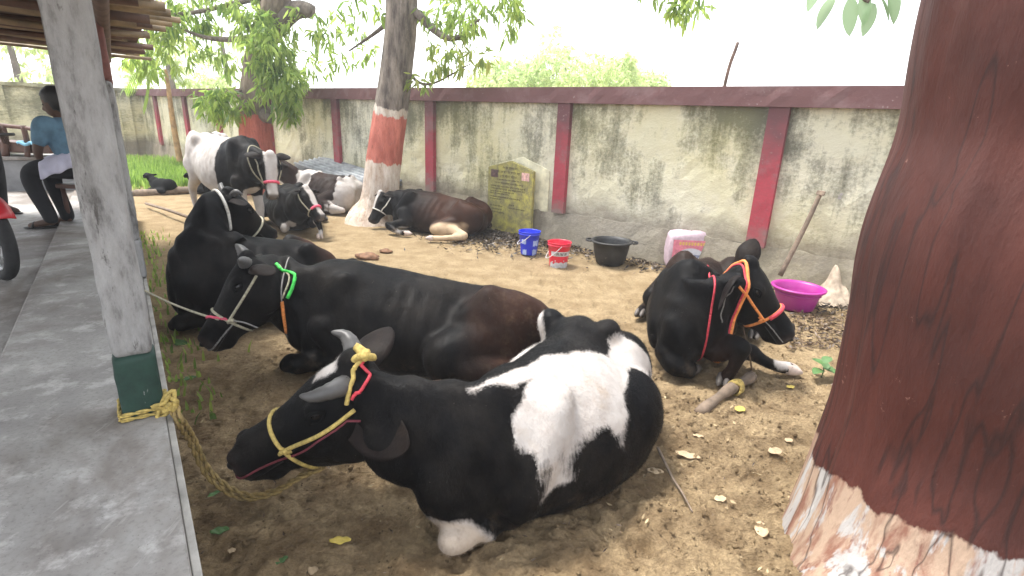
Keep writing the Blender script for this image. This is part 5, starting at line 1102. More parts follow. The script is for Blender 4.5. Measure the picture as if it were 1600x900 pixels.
# lead ropes
def sag(a, b, drop, n=24):
    a, b = np.asarray(a), np.asarray(b); t = np.linspace(0, 1, n)[:, None]; return a+(b-a)*t-np.array([0, 0, 1.])*drop*4*t*(1-t)
def twisted(name, P_, r, mat, label, ply=2):
    mb = MB(); P_ = catmull(P_, 80); T = np.gradient(P_, axis=0); T /= np.linalg.norm(T, axis=1)[:, None]; s = np.r_[0, np.cumsum(np.linalg.norm(np.diff(P_, axis=0), axis=1))]
    for k in range(ply):
        a = np.cross(T, [0.1, .2, 1.]); a /= np.linalg.norm(a, axis=1)[:, None]; b = np.cross(T, a); ph = s*60+2*math.pi*k/ply
        mb.tube(P_+r*.55*(np.cos(ph)[:, None]*a+np.sin(ph)[:, None]*b), r*.62, 7)
    return tag(mb.build(name, MAT[mat]), label, 'rope')
F_ = CATTLE
# ropes and halters
c = F_['front']; hp = c['hp']
noseband(c, .33, 'rope_yellow', .009); cheek(c, 1, .33, 'rope_yellow', -.11, .009); cheek(c, -1, .33, 'rope_yellow', -.11, .009)
kp = c['snap']([hp(.33, .14, -.11)], .008)[0]; knot(c, kp, 'rope_yellow', .02)
rope(c, 'nose_cord', [hp(.53, .02, -.11), hp(.47, .12, -.13), hp(.33, .14, -.15), hp(.2, .16, -.12), hp(.06, .16, -.12)], .005, 'rope_maroon')
ns = c['snap']([c['nk'][21, :3]+np.array([-.02, -.03, .3])], .02)[0]; knot(c, ns, 'rope_yellow', .036)
rope(c, 'poll_cord', [ns, ns+np.array([-.02, -.06, -.02]), ns+np.array([-.04, -.10, -.08]), ns+np.array([-.05, -.12, -.16])], .009, 'rope_yellow'); rope(c, 'poll_cord', [ns+np.array([.02, -.02, 0]), ns+np.array([.01, -.08, -.04]), ns+np.array([-.03, -.12, -.14])], .007, 'rope_red')
chin = c['snap']([hp(.34, .03, -.30)], .01)[0]
pk = S(2.33, .012, LEDGE+.015)
lead = [pk, pk+np.array([.03, -.02, -.05]), G(296, 690, .28), G(325, 745, .10), G(375, 778, .03), G(425, 772, .05), chin*.4+G(440, 760, .08)*.6, chin]
r1 = empty('lead_rope', pk, 'old yellow-brown rope tying the horned cow to the nearest post', 'rope'); parts = []
def ropey(P_, r, mat, nm='strand'):
    o = twisted(nm, P_, r, mat, None); del o['category']; return o
parts.append(ropey(lead, .011, 'rope_old')); parts.append(ropey([q+np.array([.012, .012, .012]) for q in lead], .011, 'rope_old'))
w = .135; lp = []
for k, dz_ in enumerate((.012, .032)):
    e = .010; A_ = [S(2.35-e, -.147-e, LEDGE+dz_), S(2.35-e, -.012+e, LEDGE+dz_), S(2.35+w+e, -.012+e, LEDGE+dz_), S(2.35+w+e, -.147-e, LEDGE+dz_)]
    ring = []
    for i in range(4):
        for t in np.linspace(0, 1, 8)[:-1]: ring.append(A_[i]*(1-t)+A_[(i+1) % 4]*t)
    ring.append(ring[0]); o = twisted('post_loop', ring, .008, 'rope_yellow', None); del o['category']; parts.append(o)
mb = MB(); rk = np.random.default_rng(2)
for k in range(5): a = rk.normal(size=(5, 3))*.024; mb.tube(catmull(np.vstack([a, a[:1]])+S(2.335, .015, LEDGE+.03), 26), .0085, 8)
parts.append(mb.build('knot', MAT['rope_yellow'])); adopt(r1, *parts)
c = F_['black']; hp = c['hp']
noseband(c, .34, 'rope_tan', .008); cheek(c, 1, .34, 'rope_tan', -.12, .008); cheek(c, -1, .34, 'rope_tan', -.12, .008); kp = c['snap']([hp(.34, .14, -.14)], .008)[0]; knot(c, kp, 'rope_tan', .02)
rope(c, 'nose_cord', [hp(.53, .03, -.12), hp(.46, .12, -.15), hp(.36, .14, -.16)], .005, 'rope_grey'); rope(c, 'cord_loop', [kp, kp+np.array([.08, -.02, .0]), kp+np.array([.15, 0, -.04])], .005, 'rope_grey', False)
rope(c, 'nose_rope', [hp(.40, -.02, .0), hp(.37, .06, -.02), hp(.34, .13, -.10)], .008, 'rope_pink')
collar(c, .80, 'rope_green', .011, .0, 'bright green rope behind the ears', 0, (2.0, 3.6)); collar(c, .77, 'rope_tan', .006, .0, None, 0, (2.0, 3.6))
P_ = collar(c, .5, 'rope_grey', .005, .0, flat=True); i0 = int(P_[:, 2].argmin())
sel = [q for q in P_ if q[1] < 3.2 and .25 < q[2] < .50]
if len(sel) > 3: o = mesh_obj('collar_beads', *tube(np.array(sel), .011, 8), MAT['rope_orange']); adopt(c['root'], o)
tag(mesh_obj('lead_rope', *tube(sag(c['snap']([hp(.36, .10, -.06)], .008)[0], S(4.2, -.02, .45), .02), .007, 8), MAT['rope_tan']), 'thin pale rope from the big black cow to the ledge', 'rope')
c = F_['left']; hp = c['hp']; collar(c, .84, 'rope_white', .013, .1, 'pale cord collar'); noseband(c, .33, 'rope_tan', .009)
c = F_['right']; hp = c['hp']
noseband(c, .33, 'rope_orange', .010); cheek(c, -1, .33, 'rope_orange', -.13, .009); cheek(c, 1, .33, 'rope_orange', -.13, .009)
rope(c, 'nose_band_wrap', [shoot(c, hp(.335, 0, -.12), c['l']*math.cos(a)+c['u']*math.sin(a), .006) for a in np.linspace(math.pi*.92, .2, 12)], .015, 'rope_red', False); kp = c['snap']([hp(.33, -.14, -.13)], .008)[0]; knot(c, kp, 'rope_orange', .018)
rope(c, 'nose_cord', [kp, hp(.42, -.13, -.13), hp(.51, -.08, -.12)], .004, 'rope_grey')
collar(c, .80, 'rope_orange', .011, -.1, 'orange rope behind the poll', flat=True); collar(c, .76, 'rope_red', .007, -.1, flat=True); collar(c, .46, 'rope_red', .007, 0, 'red neck cord', flat=True)
tp_ = c['snap']([c['nk'][17, :3]+np.array([-.05, -.25, .12])], .006)[0]; rope(c, 'cord_end', [tp_, tp_+np.array([-.03, -.02, -.1]), tp_+np.array([-.05, -.02, -.2]), tp_+np.array([-.02, -.03, -.26])], .004, 'rope_grey')
sk_ = G(1150, 602, .05); tag(mesh_obj('lead_rope', *tube(catmull([c['snap']([hp(.34, 0, -.30)], .01)[0], G(1172, 560, .18), G(1172, 585, .06), sk_], 30), .006, 8), MAT['rope_brown']), 'brown cord from the right cow down to the stake', 'rope')
mb = MB()
for k in range(5):
    d_ = unit(G(1168, 592)-G(1092, 642)); a1 = np.cross(d_, [0, 0, 1.]); rr3 = .045; ctr = sk_+d_*(k-2)*.012+np.array([0, 0, -.015]); mb.tube(catmull([ctr+a1*rr3*math.cos(t)+np.array([0, 0, 1])*rr3*math.sin(t)+d_*.01*math.sin(3*t+k) for t in np.linspace(0, 2*math.pi, 10)], 24), .008, 7)
tag(mb.build('rope_binding', MAT['rope_yellow']), 'yellow rope wound round the wooden stake', 'rope')
for key, m1, m2, s_ in (('standing', 'rope_tan', 'rope_pink', .33), ('blaze', 'rope_tan', 'rope_pink', .34), ('brown', 'rope_white', 'rope_white', .30)):
    c = F_[key]; hp = c['hp']; noseband(c, s_, m1, .009); cheek(c, 1, s_, m1, -.13, .009); cheek(c, -1, s_, m1, -.13, .009)
    if m2 == 'rope_pink': rope(c, 'nose_band_wrap', [shoot(c, hp(s_+.005, 0, -.12), c['l']*math.cos(a)+c['u']*math.sin(a), .006) for a in np.linspace(math.pi*.85, .15*math.pi, 12)], .018, m2, False)
collar(F_['standing'], .7, 'rope_tan', .009, .2, drop=.05)
# udders
c = F_['black']; u_ = bf2(.33, .44, .09); v, f = ellipsoid(u_, E3(.12, .10, .09)); o1 = mesh_obj('udder', v, f, MAT['udder']); mb = MB()
for dx, dy in ((-.05, -.06), (.05, -.07)): q = u_+np.array([dx, dy, -.02]); mb.tube(catmull([q, q+np.array([-.01, -.05, -.02]), q+np.array([-.02, -.08, -.04])], 8), np.linspace(.022, .012, 8), 8)
o2 = mb.build('teat', MAT['teat']); adopt(c['root'], o1, o2)

# ------------------------------------------------------------------ far left: calves, grass, palm, bench, people, motorcycle
MAT['black_hide'] = simple('black_hide', (.005, .005, .005), .8, .4, 9, .3, **{'Specular IOR Level': .1})
def small_calf(px, py, label, flip):
    p = G(px, py)+np.array([0, .25, 0]); mb = MB(); d = np.array([flip*.92, .38, 0.]); l_ = np.array([-d[1], d[0], 0])
    R3 = np.stack([d, l_, [0, 0, 1.]], 1)*.72
    for q, r in (((0, 0, .19), (.42, .2, .2)), ((-.25, 0, .2), (.2, .19, .2)), ((.3, 0, .24), (.16, .14, .17)), ((.45, 0, .36), (.11, .09, .13)), ((.56, 0, .42), (.14, .075, .085)), ((.68, 0, .38), (.08, .055, .06)), ((.2, .22, .07), (.2, .06, .06)), ((.2, -.22, .07), (.2, .06, .06)), ((-.2, .24, .09), (.24, .08, .08)), ((-.2, -.24, .09), (.24, .08, .08)), ((.47, .13, .44), (.03, .1, .045)), ((.47, -.13, .44), (.03, .1, .045))):
        mb.add(*ellipsoid(p+R3@np.array(q), R3@np.diag(r), 10, 16))
    o = mb.build('body', MAT['black_hide']); m = o.modifiers.new('r', 'REMESH'); m.mode = 'VOXEL'; m.voxel_size = .025; m2 = o.modifiers.new('s', 'SMOOTH'); m2.iterations = 5; m.use_smooth_shade = True
    rt = empty('calf', (p[0], p[1], 0), label, 'calf', 'black calves behind the log'); e1 = MB()
    for s_ in (1, -1): e1.add(*ellipsoid(p+R3@np.array((.58, s_*.068, .44)), np.eye(3)*.014, 6, 8))
    adopt(rt, o, e1.build('eyes', MAT['eye']))
small_calf(243, 304, 'black calf lying behind the log, next to the post', -1); small_calf(308, 303, 'black calf lying behind the log, next to the standing cow', -1)
r_ = np.random.default_rng(21)
def blades(name, pts, hgt, mat, label, lean=.35, w=.012, kind='stuff', cat='grass'):
    n = len(pts); h = r_.uniform(.5, 1.2, n)*hgt; a = r_.uniform(0, 2*math.pi, n); d = np.stack([np.cos(a), np.sin(a), np.zeros(n)], 1); s_ = np.stack([-d[:, 1], d[:, 0], np.zeros(n)], 1)*w
    up = np.array([0, 0, 1.]); l_ = (r_.random(n)*lean*h)[:, None]
    v = np.stack([pts-s_, pts+s_, pts+up*h[:, None]*.55+d*l_*.35+s_*.8, pts+up*h[:, None]*.55+d*l_*.35-s_*.8, pts+up*h[:, None]+d*l_], 1); b = np.arange(n)[:, None]*5
    f = np.concatenate([b+np.array([[0, 1, 2]]), b+np.array([[0, 2, 3]]), b+np.array([[3, 2, 4]])]); o = fast_mesh(name, v.reshape(-1, 3), f, MAT[mat]); at = o.data.attributes.new('rnd', 'FLOAT', 'POINT'); at.data.foreach_set('value', np.repeat(r_.random(n), 5).astype(np.float32))
    return tag(o, label, cat, None, kind)
def scatter_px(px0, px1, py0, py1, n): return np.array([G(r_.uniform(px0, px1), r_.uniform(py0, py1)) for _ in range(n)])
g1 = scatter_px(200, 312, 252, 292, 5500); blades('grass', g1, .22, 'grass', 'bright green grass patch at the back left')
g2 = np.array([S(r_.uniform(3.0, 8.5), .03+abs(r_.normal())*.14, 0) for _ in range(260)]); blades('weeds', g2, .07, 'leaf_grass' if 'leaf_grass' in MAT else 'leaf', 'weeds growing along the foot of the ledge', .8, .009)
g3 = np.array([[r_.uniform(-16, -7), r_.uniform(9.5, 17), 0] for _ in range(5000)]); blades('grass', g3, .16, 'grass', 'sparse grass on the ground behind the shed', .6, .015)
# young palm
pb_ = G(283, 262); pm = empty('palm_shoot', pb_, 'young palm with yellow-green fronds at the back left', 'palm'); stem = [pb_, D(270, 190, pb_[1]), D(262, 130, pb_[1]), D(258, 108, pb_[1])]; mb = MB(); mb.tube(catmull(stem, 20), np.linspace(.085, .035, 20), 9)
MAT['palm_stem'] = simple('palm_sheath', (.36, .22, .10), .7, .4, 8, .4); parts = [mb.build('stem', MAT['palm_stem'])]
for ex, ey in ((190, 105), (195, 140), (205, 80), (225, 165), (240, 60), (300, 70), (290, 130), (215, 120)):
    a_ = stem[-1]; e_ = D(ex, ey, pb_[1]+r_.normal()*.4); m_ = (a_+e_)/2+np.array([0, 0, .38]); sp_ = catmull([a_, m_, e_], 16); V = []; Fc = []
    T = np.gradient(sp_, axis=0)
    for i in range(2, 16):
        for sg in (1, -1):
            for q in (0, .5):
                if i == 15 and q: continue
                p_ = sp_[i] if not q else (sp_[i]+sp_[min(15, i+1)])/2; s_ = unit(np.cross(T[i], [0, 0, 1.]))*sg; L = .50*math.sin(math.pi*(i/16*.8+.12)); dd = unit(s_+unit(T[i])*.9+np.array([0, 0, -.45])); wv = unit(np.cross(dd, [0, 0, 1.]))*.016
                b = len(V); V += [p_-wv, p_+wv, p_+dd*L*.6+wv, p_+dd*L*.6-wv, p_+dd*L+np.array([0, 0, -.08])]; Fc += [(b, b+1, b+2), (b, b+2, b+3), (b+3, b+2, b+4)]
    o = fast_mesh('frond', V, Fc, MAT['palm']); at = o.data.attributes.new('rnd', 'FLOAT', 'POINT'); at.data.foreach_set('value', np.full(len(V), r_.random(), np.float32)); parts.append(o)
adopt(pm, *parts)
# concrete bench and wooden settee behind the shed
A_ = G(-60, 300, FLOOR); B_ = G(128, 296, FLOOR); dv = B_-A_; nv = np.array([-dv[1], dv[0], 0])/np.linalg.norm(dv)
MAT['concrete2'] = simple('grey_render', (.2, .2, .205), .85, .3, 5, .4)
mb = MB(); mb.box(A_-np.array([0, 0, .1]), dv, nv*.5, (0, 0, .52)); tag(mb.build('concrete_bench', MAT['concrete2'], None, False, .015), 'low grey concrete bench at the back of the shed', 'bench')
mb = MB(); mb.box(A_+nv*-.03+np.array([0, 0, .421]), dv, nv*.56, (0, 0, .05)); o = mb.build('concrete_bench_top', MAT['concrete'], None, False, .01); o.name = 'bench_top'; adopt(bpy.data.objects['concrete_bench'], o); o.matrix_parent_inverse = Matrix.Identity(4)
Yb = float(A_[1])+.3; set_ = empty('wooden_settee', D(10, 243, Yb), 'dark brown wooden settee with a curved arm on the concrete bench', 'settee'); zb = FLOOR+.475
def dpt(px, py, Y): return D(px, py, Y)
mb1 = MB(); mb1.tube(catmull([dpt(-40, 188, Yb), dpt(5, 196, Yb), dpt(40, 200, Yb), dpt(64, 206, Yb)], 14), .026, 8); top_rail = mb1.build('top_rail', MAT['dark_wood'])
legs_ = []
for px, w_ in ((2, .05), (36, .035), (-30, .05)):
    q = dpt(px, 196, Yb); q2 = dpt(px+6, 240, Yb); q2[2] = zb; mb1 = MB(); mb1.tube(catmull([q, (q+q2)/2+np.array([.02, 0, 0]), q2], 8), w_, 8); legs_.append(mb1.build('leg', MAT['dark_wood']))
mb1 = MB(); q = dpt(-45, 232, Yb); q[2] = zb+.05; mb1.box(q, np.array([1.05, .05, 0]), np.array([-.05, .4, 0]), (0, 0, .14)); seat_ = mb1.build('seat', MAT['dark_wood'], None, False, .02)
adopt(set_, top_rail, seat_, *legs_)
MAT['blue_cloth'] = simple('light_blue_cloth', (.2, .42, .55), .9, .2, 12, .3)
mb1 = MB(); v = []
for i in range(12):
    for j in range(6): q = dpt(26+i*3, 228, Yb-.1); v.append(np.array([q[0], q[1]+j*.05, zb+.20+.02*math.sin(i*1.1+j)+.0*j]))
mb1.add(v, [(i*6+j, (i+1)*6+j, (i+1)*6+j+1, i*6+j+1) for i in range(11) for j in range(5)]); o = mb1.build('folded_cloth', MAT['blue_cloth']); m = o.modifiers.new('s', 'SOLIDIFY'); m.thickness = .03; tag(o, 'folded light blue cloth lying on the wooden settee', 'cloth')
# people
MAT['skin'] = simple('brown_skin', (.08, .042, .027), .6, .2, 12, .1); MAT['hair'] = simple('black_hair', (.01, .009, .009), .5, .4, 60, .6); MAT['shirt'] = simple('light_blue_shirt', (.10, .19, .27), .9, .2, 14, .4); MAT['lilac'] = simple('lilac_white_cloth', (.55, .54, .66), .9, .12, 10, .4); MAT['trousers'] = simple('black_trousers', (.012, .012, .015), .9, .3, 14, .4); MAT['sandal'] = simple('black_sandal', (.015, .013, .012), .6, .3, 20)
def skin_mesh(name, chains, mat, vox=.018):
    mb = MB()
    for pts, rad in chains:
        n = 8*len(pts); P_ = catmull(np.column_stack([pts, rad]), n); mb.add(*tube(P_[:, :3], P_[:, 3], 14))
        for p_, r in zip(pts, rad): mb.add(*ellipsoid(p_, np.eye(3)*r*.99, 8, 12))
    o = mb.build(name, MAT[mat]); m = o.modifiers.new('r', 'REMESH'); m.mode = 'VOXEL'; m.voxel_size = vox; m.use_smooth_shade = True; m2 = o.modifiers.new('s', 'SMOOTH'); m2.iterations = 4; return o
def person(label, J, seatp=None, lap=True, seed=0):
    root = empty('person', (J['foot_l'][0], J['foot_l'][1], FLOOR), label, 'person'); g = {k: np.array(v, float) for k, v in J.items()}; ps = []
    ch = [([g['pelvis'], g['chest'], g['neck']], [.14, .15, .06]), ([g['neck'], g['head']], [.055, .07])]
    fw = unit(g['face']); up = unit(g['head']-g['neck']); fw = unit(fw-up*(fw@up)); sd_ = np.cross(up, fw)
    for s_ in ('l', 'r'):
        ch += [([g['chest']+(g['sh_'+s_]-g['chest'])*.5, g['sh_'+s_], g['el_'+s_], g['ha_'+s_]], [.09, .062, .043, .03]), ([g['pelvis'], g['hip_'+s_], g['kn_'+s_], g['an_'+s_]], [.12, .10, .068, .043]), ([g['an_'+s_], g['foot_'+s_]], [.04, .033])]
    hd = g['head']+up*.07
    body = skin_mesh('body', ch+[([hd-up*.05+fw*.02, hd+up*.03], [.085, .095]), ([hd-up*.075+fw*.05, hd-up*.05+fw*.03], [.05, .06]), ([hd-up*.02+fw*.095, hd-up*.045+fw*.108], [.014, .018])], 'skin', .012); ps.append(body)
    e = MB()
    for s2 in (1, -1): e.add(*ellipsoid(hd+fw*.085+sd_*s2*.033+up*.005, np.eye(3)*.012, 6, 8))
    ps.append(e.build('eye', MAT['eye']))
    ear = MB()
    for s2 in (1, -1): ear.add(*ellipsoid(hd+sd_*s2*.095-up*.01, np.stack([fw*.022, sd_*.012, up*.033], 1), 8, 10))
    ps.append(ear.build('ear', MAT['skin']))
    v, f = ellipsoid(hd+up*.03-fw*.022, np.stack([fw*.115, sd_*.112, up*.12], 1), 14, 22); v = np.array(v); keep = (v-hd)@fw-.6*((v-hd)@up) < .045; v += (.006*pnoise(v*60))[:, None]*unit(up); f = [q for q in f if all(keep[i] for i in q)]; hair = mesh_obj('hair', v, f, MAT['hair']); m = hair.modifiers.new('s', 'SOLIDIFY'); m.thickness = .012; ps.append(hair)
    ps.append(skin_mesh('shirt', [([g['pelvis']+up*.02, g['chest'], g['neck']-up*.05], [.158, .17, .075])]+[([g['chest']+(g['sh_'+s_]-g['chest'])*.5, g['sh_'+s_], g['sh_'+s_]*.35+g['el_'+s_]*.65], [.105, .082, .066]) for s_ in 'lr'], 'shirt', .014))
    ps.append(skin_mesh('trousers', [([g['pelvis'], g['hip_'+s_], g['kn_'+s_], g['an_'+s_]+np.array([0, 0, .03])], [.145, .115, .085, .062]) for s_ in 'lr'], 'trousers', .014))
    for s_ in 'lr':                                                          # fingers and sandals
        hnd = g['ha_'+s_]; dr_ = unit(hnd-g['el_'+s_]); sx = unit(np.cross(dr_, [0, 0, 1.])); fm = MB(); fm.add(*ellipsoid(hnd+dr_*.04, np.stack([dr_*.05, sx*.04, np.cross(dr_, sx)*.018], 1), 8, 12))
        for k in range(4): b0 = hnd+dr_*.075+sx*(k-1.5)*.019; L_ = (.06, .075, .07, .055)[k]; fm.tube(catmull([b0, b0+dr_*L_*.5-np.array([0, 0, .01]), b0+dr_*L_*.85-np.array([0, 0, .03])], 8), np.linspace(.0095, .0075, 8), 7)
        b0 = hnd+dr_*.03+sx*.038; fm.tube(catmull([b0, b0+sx*.025+dr_*.02, b0+sx*.03+dr_*.05], 8), np.linspace(.011, .008, 8), 7); ps.append(fm.build('hand', MAT['skin']))
        sm = MB(); t_ = unit((g['foot_'+s_]-g['an_'+s_])*np.array([1, 1, 0])); x_ = np.array([-t_[1], t_[0], 0]); c0 = g['foot_'+s_]*.6+g['an_'+s_]*.4; c0[2] = FLOOR+.012
        sm.add(*ellipsoid(c0, np.stack([t_*.14, x_*.05, [0, 0, .014]], 1), 8, 18)); sm.tube(catmull([c0+t_*.05+x_*.05, c0+t_*.04+np.array([0, 0, .05]), c0+t_*.05-x_*.05], 10), .013, 7); ps.append(sm.build('sandal', MAT['sandal']))
    if lap:
        n = 16; v = []
        for i in range(n):
            for j in range(14):
                a_ = j/13*2-1; t = i/(n-1); c_ = (g['pelvis']*.9+g['chest']*.1)*(1-t)+((g['kn_l']+g['kn_r'])/2)*t; sdv = unit(np.cross(g['kn_l']-g['pelvis'], [0, 0, 1.])); v.append(c_+sdv*a_*(.27+.02*math.sin(i))+np.array([0, 0, .175-.045*t-.16*a_**4+.008*math.sin(a_*9+i)]))
        mb_ = MB(); mb_.add(v, [(i*14+j, i*14+j+1, (i+1)*14+j+1, (i+1)*14+j) for i in range(n-1) for j in range(13)]); o = mb_.build('lap_cloth', MAT['lilac']); m = o.modifiers.new('s', 'SOLIDIFY'); m.thickness = .012; ps.append(o)
    return adopt(root, *ps)
Yp = 5.55
hipc = D(130, 262, Yp); kn = D(66, 270, Yp-.15); an = D(92, 336, Yp-.2); an[2] = FLOOR+.07; ft = an+np.array([-.16, -.06, -.04])
sdp = np.array([.17, .62, 0]); sdp = unit(sdp)
person('seated person in a light blue shirt and black trousers behind the nearest post', dict(pelvis=hipc, chest=D(102, 208, Yp), neck=D(97, 184, Yp), head=D(91, 172, Yp-.02), face=(-.75, -.35, -.5), sh_l=D(98, 195, Yp)-sdp*.19, sh_r=D(98, 195, Yp)+sdp*.19, el_l=D(96, 232, Yp)-sdp*.22, el_r=D(92, 230, Yp)+sdp*.22,
       ha_l=D(76, 248, Yp-.1)-sdp*.08, ha_r=D(74, 248, Yp)+sdp*.1, hip_l=hipc-sdp*.09, hip_r=hipc+sdp*.09, kn_l=kn-sdp*.10, kn_r=kn+sdp*.10, an_l=an-sdp*.08, an_r=an+sdp*.08, foot_l=ft-sdp*.08, foot_r=ft+sdp*.08))
mb = MB(); hz = hipc[2]-.155; mb.box(np.array([hipc[0]-.18, hipc[1]-.18, hz-.04]), (.4, 0, 0), (0, .38, 0), (0, 0, .04)); stt = mb.build('seat', MAT['dark_wood'], None, False, .008); so = [stt]
for dx in (-.14, .16):
    for dy in (-.14, .14): mb = MB(); mb.tube([np.array([hipc[0]+dx, hipc[1]+dy, z]) for z in (FLOOR, hz-.035)], .022, 8); so.append(mb.build('leg', MAT['dark_wood']))
adopt(empty('stool', (hipc[0], hipc[1], FLOOR), 'wooden stool under the seated person', 'stool'), *so)
Yq = 5.75; fq = D(8, 340, Yq); bq = np.array([fq[0]-.16, fq[1]+.05, FLOOR])
J = dict(pelvis=bq+[-.02, 0, .92], chest=bq+[-.02, 0, 1.28], neck=bq+[-.02, 0, 1.48], head=bq+[-.02, -.02, 1.56], face=(.8, -.5, 0), sh_l=bq+[-.02, .2, 1.4], sh_r=bq+[-.02, -.2, 1.4], el_l=bq+[-.05, .26, 1.12], el_r=bq+[-.05, -.26, 1.12], ha_l=bq+[.05, .25, .9], ha_r=bq+[.05, -.25, .9], hip_l=bq+[-.02, .1, .9], hip_r=bq+[-.02, -.1, .9], kn_l=bq+[.02, .11, .5], kn_r=bq+[.06, -.11, .5], an_l=bq+[0, .11, .08], an_r=bq+[.05, -.11, .08], foot_l=bq+[.16, .10, .035], foot_r=bq+[.21, -.14, .035])
person('person standing at the left edge, only a dark trouser leg and sandal in view', J, lap=False)
# motorcycle
MAT['tyre'] = simple('black_tyre', (.016, .016, .017), .8, .3, 30, .5); MAT['chrome'] = simple('dull_chrome', (.5, .5, .5), .35, .2, 10, .05, Metallic=.9); MAT['bike_red'] = simple('red_bodywork', (.5, .02, .03), .3, .1, 5, .02); MAT['bike_black'] = simple('black_bike_metal', (.02, .02, .02), .4, .3, 9)
wc = D(-4, 388, 3.62); wc[2] = FLOOR+.285; bd = unit(np.array([-.86, .5, 0])); bs = np.array([-bd[1], bd[0], 0]); bk = empty('motorcycle', (wc[0], wc[1], FLOOR), 'parked motorcycle at the left edge, only its front wheel in view', 'motorcycle'); parts = []
def wheel(c_):
    r0, r1 = .245, .042; th = np.linspace(0, 2*math.pi, 49); ring = [c_+bd*r0*math.cos(t)+np.array([0, 0, 1.])*r0*math.sin(t) for t in th]; ps = []
    mb = MB(); mb.tube(ring, r1, 12, False); ps.append(mb.build('tyre', MAT['tyre'])); mb = MB(); ri = [c_+bd*.205*math.cos(t)+np.array([0, 0, 1.])*.205*math.sin(t) for t in th]
    for o_ in (-.018, .018): mb.tube([q+bs*o_ for q in ri], .008, 8, False)
    mb.tube(ri, .012, 8, False); ps.append(mb.build('rim', MAT['chrome'])); mb = MB()
    for k in range(24): t = k*2*math.pi/24; mb.tube([c_+bs*(.03 if k % 2 else -.03)+bd*.03*math.cos(t+.6)+np.array([0, 0, .03*math.sin(t+.6)]), c_+bd*.2*math.cos(t)+np.array([0, 0, .2*math.sin(t)])], .0025, 5)
    ps.append(mb.build('spokes', MAT['chrome'])); mb = MB(); mb.tube([c_-bs*.06, c_+bs*.06], .045, 14); hub = mb.build('wheel', MAT['bike_black']); sub(hub, *ps); return [hub]
parts += wheel(wc)+wheel(wc+bd*1.25)
z_ = np.array([0, 0, 1.]); mb = MB(); sec = []
for t in np.linspace(.2*math.pi, .95*math.pi, 16):
    ctr = wc-bd*.31*math.cos(t)*1.0+z_*.31*math.sin(t); o_ = unit(ctr-wc); sec.append([ctr+bs*u*.07+o_*(.012*(1-(u)**2*2)) for u in (-1, -.6, 0, .6, 1)])
v = [q for s_ in sec for q in s_]; mb.add(v, [(i*5+j, i*5+j+1, (i+1)*5+j+1, (i+1)*5+j) for i in range(15) for j in range(4)]); o = mb.build('front_fender', MAT['bike_red']); m = o.modifiers.new('s', 'SOLIDIFY'); m.thickness = .006; parts.append(o)
for s_ in (-.085, .085): mb = MB(); mb.tube([wc+bs*s_, wc+bs*s_+bd*.25+z_*.62], .02, 10); parts.append(mb.build('fork_leg', MAT['chrome']))
hb_ = wc+bd*.28+z_*.70; mb = MB(); mb.tube(catmull([hb_-bs*.36+bd*.12, hb_-bs*.15, hb_+bs*.15, hb_+bs*.36+bd*.12], 16), .012, 8); parts.append(mb.build('handlebar', MAT['bike_black']))
mb = MB(); mb.add(*ellipsoid(hb_-bd*.08-z_*.08, np.eye(3)*.09)); parts.append(mb.build('headlamp', MAT['bike_black'])); mb = MB(); mb.add(*ellipsoid(wc+bd*.55+z_*.5, np.stack([bd*.24, bs*.12, z_*.12], 1))); parts.append(mb.build('fuel_tank', MAT['bike_red']))
mb = MB(); mb.add(*ellipsoid(wc+bd*1.0+z_*.5, np.stack([bd*.35, bs*.11, z_*.06], 1))); parts.append(mb.build('seat', MAT['bike_black'])); mb = MB(); mb.add(*ellipsoid(wc+bd*.62+z_*.13, np.stack([bd*.2, bs*.12, z_*.18], 1))); mb.tube([wc+bd*.62+z_*.1, wc+bd*1.25], .035, 8); mb.tube([wc+bd*.3+z_*.55, wc+bd*.62+z_*.2, wc+bd*1.25], .025, 8); mb.tube([wc+bd*1.25, wc+bd*1.05+z_*.45], .02, 8); parts.append(mb.build('engine_frame', MAT['bike_black'])); adopt(bk, *parts)

# ------------------------------------------------------------------ litter
MAT['litter'] = m_leaf('dead_leaf', (.045, .028, .018), (.24, .17, .11), .15); MAT['litter_dark'] = m_leaf('rotting_leaf', (.02, .015, .012), (.15, .115, .085), .1)
MAT['straw'] = simple('chaff', (.34, .26, .15), .9, .4, 30)
def litter(name, pts, size, mat, label):
    n = len(pts); a = r_.uniform(0, 2*math.pi, n); tl = r_.normal(size=(n, 3))*.35; up = np.array([0, 0, 1.])+tl; up /= np.linalg.norm(up, axis=1)[:, None]; d = np.stack([np.cos(a), np.sin(a), np.zeros(n)], 1); d -= up*(d*up).sum(1)[:, None]; d /= np.linalg.norm(d, axis=1)[:, None]; s_ = np.cross(up, d)
    L = r_.uniform(*size, n)[:, None]; w = L*r_.uniform(.2, .42, (n, 1)); cu = r_.uniform(.05, .35, (n, 1))*L; p = pts+np.array([0, 0, .012])+up*r_.random((n, 1))*.02
    v = np.stack([p-d*L*.5+up*cu*.6, p-d*L*.1+s_*w*.5+up*cu*.5, p+d*L*.0, p-d*L*.1-s_*w*.5+up*cu*.5, p+d*L*.5+up*cu], 1); b = np.arange(n)[:, None]*5
    f = np.concatenate([b+np.array([q]) for q in ((0, 2, 1), (0, 3, 2), (1, 2, 4), (2, 3, 4))]); o = fast_mesh(name, v.reshape(-1, 3), f, MAT[mat], None, True); at = o.data.attributes.new('rnd', 'FLOAT', 'POINT'); at.data.foreach_set('value', np.repeat(r_.random(n)**1.6, 5).astype(np.float32)); return tag(o, label, 'leaf litter', None, 'stuff')
def on_ground(x, y): return np.stack([x, y, np.maximum(gh(x, y), -.03)], 1)
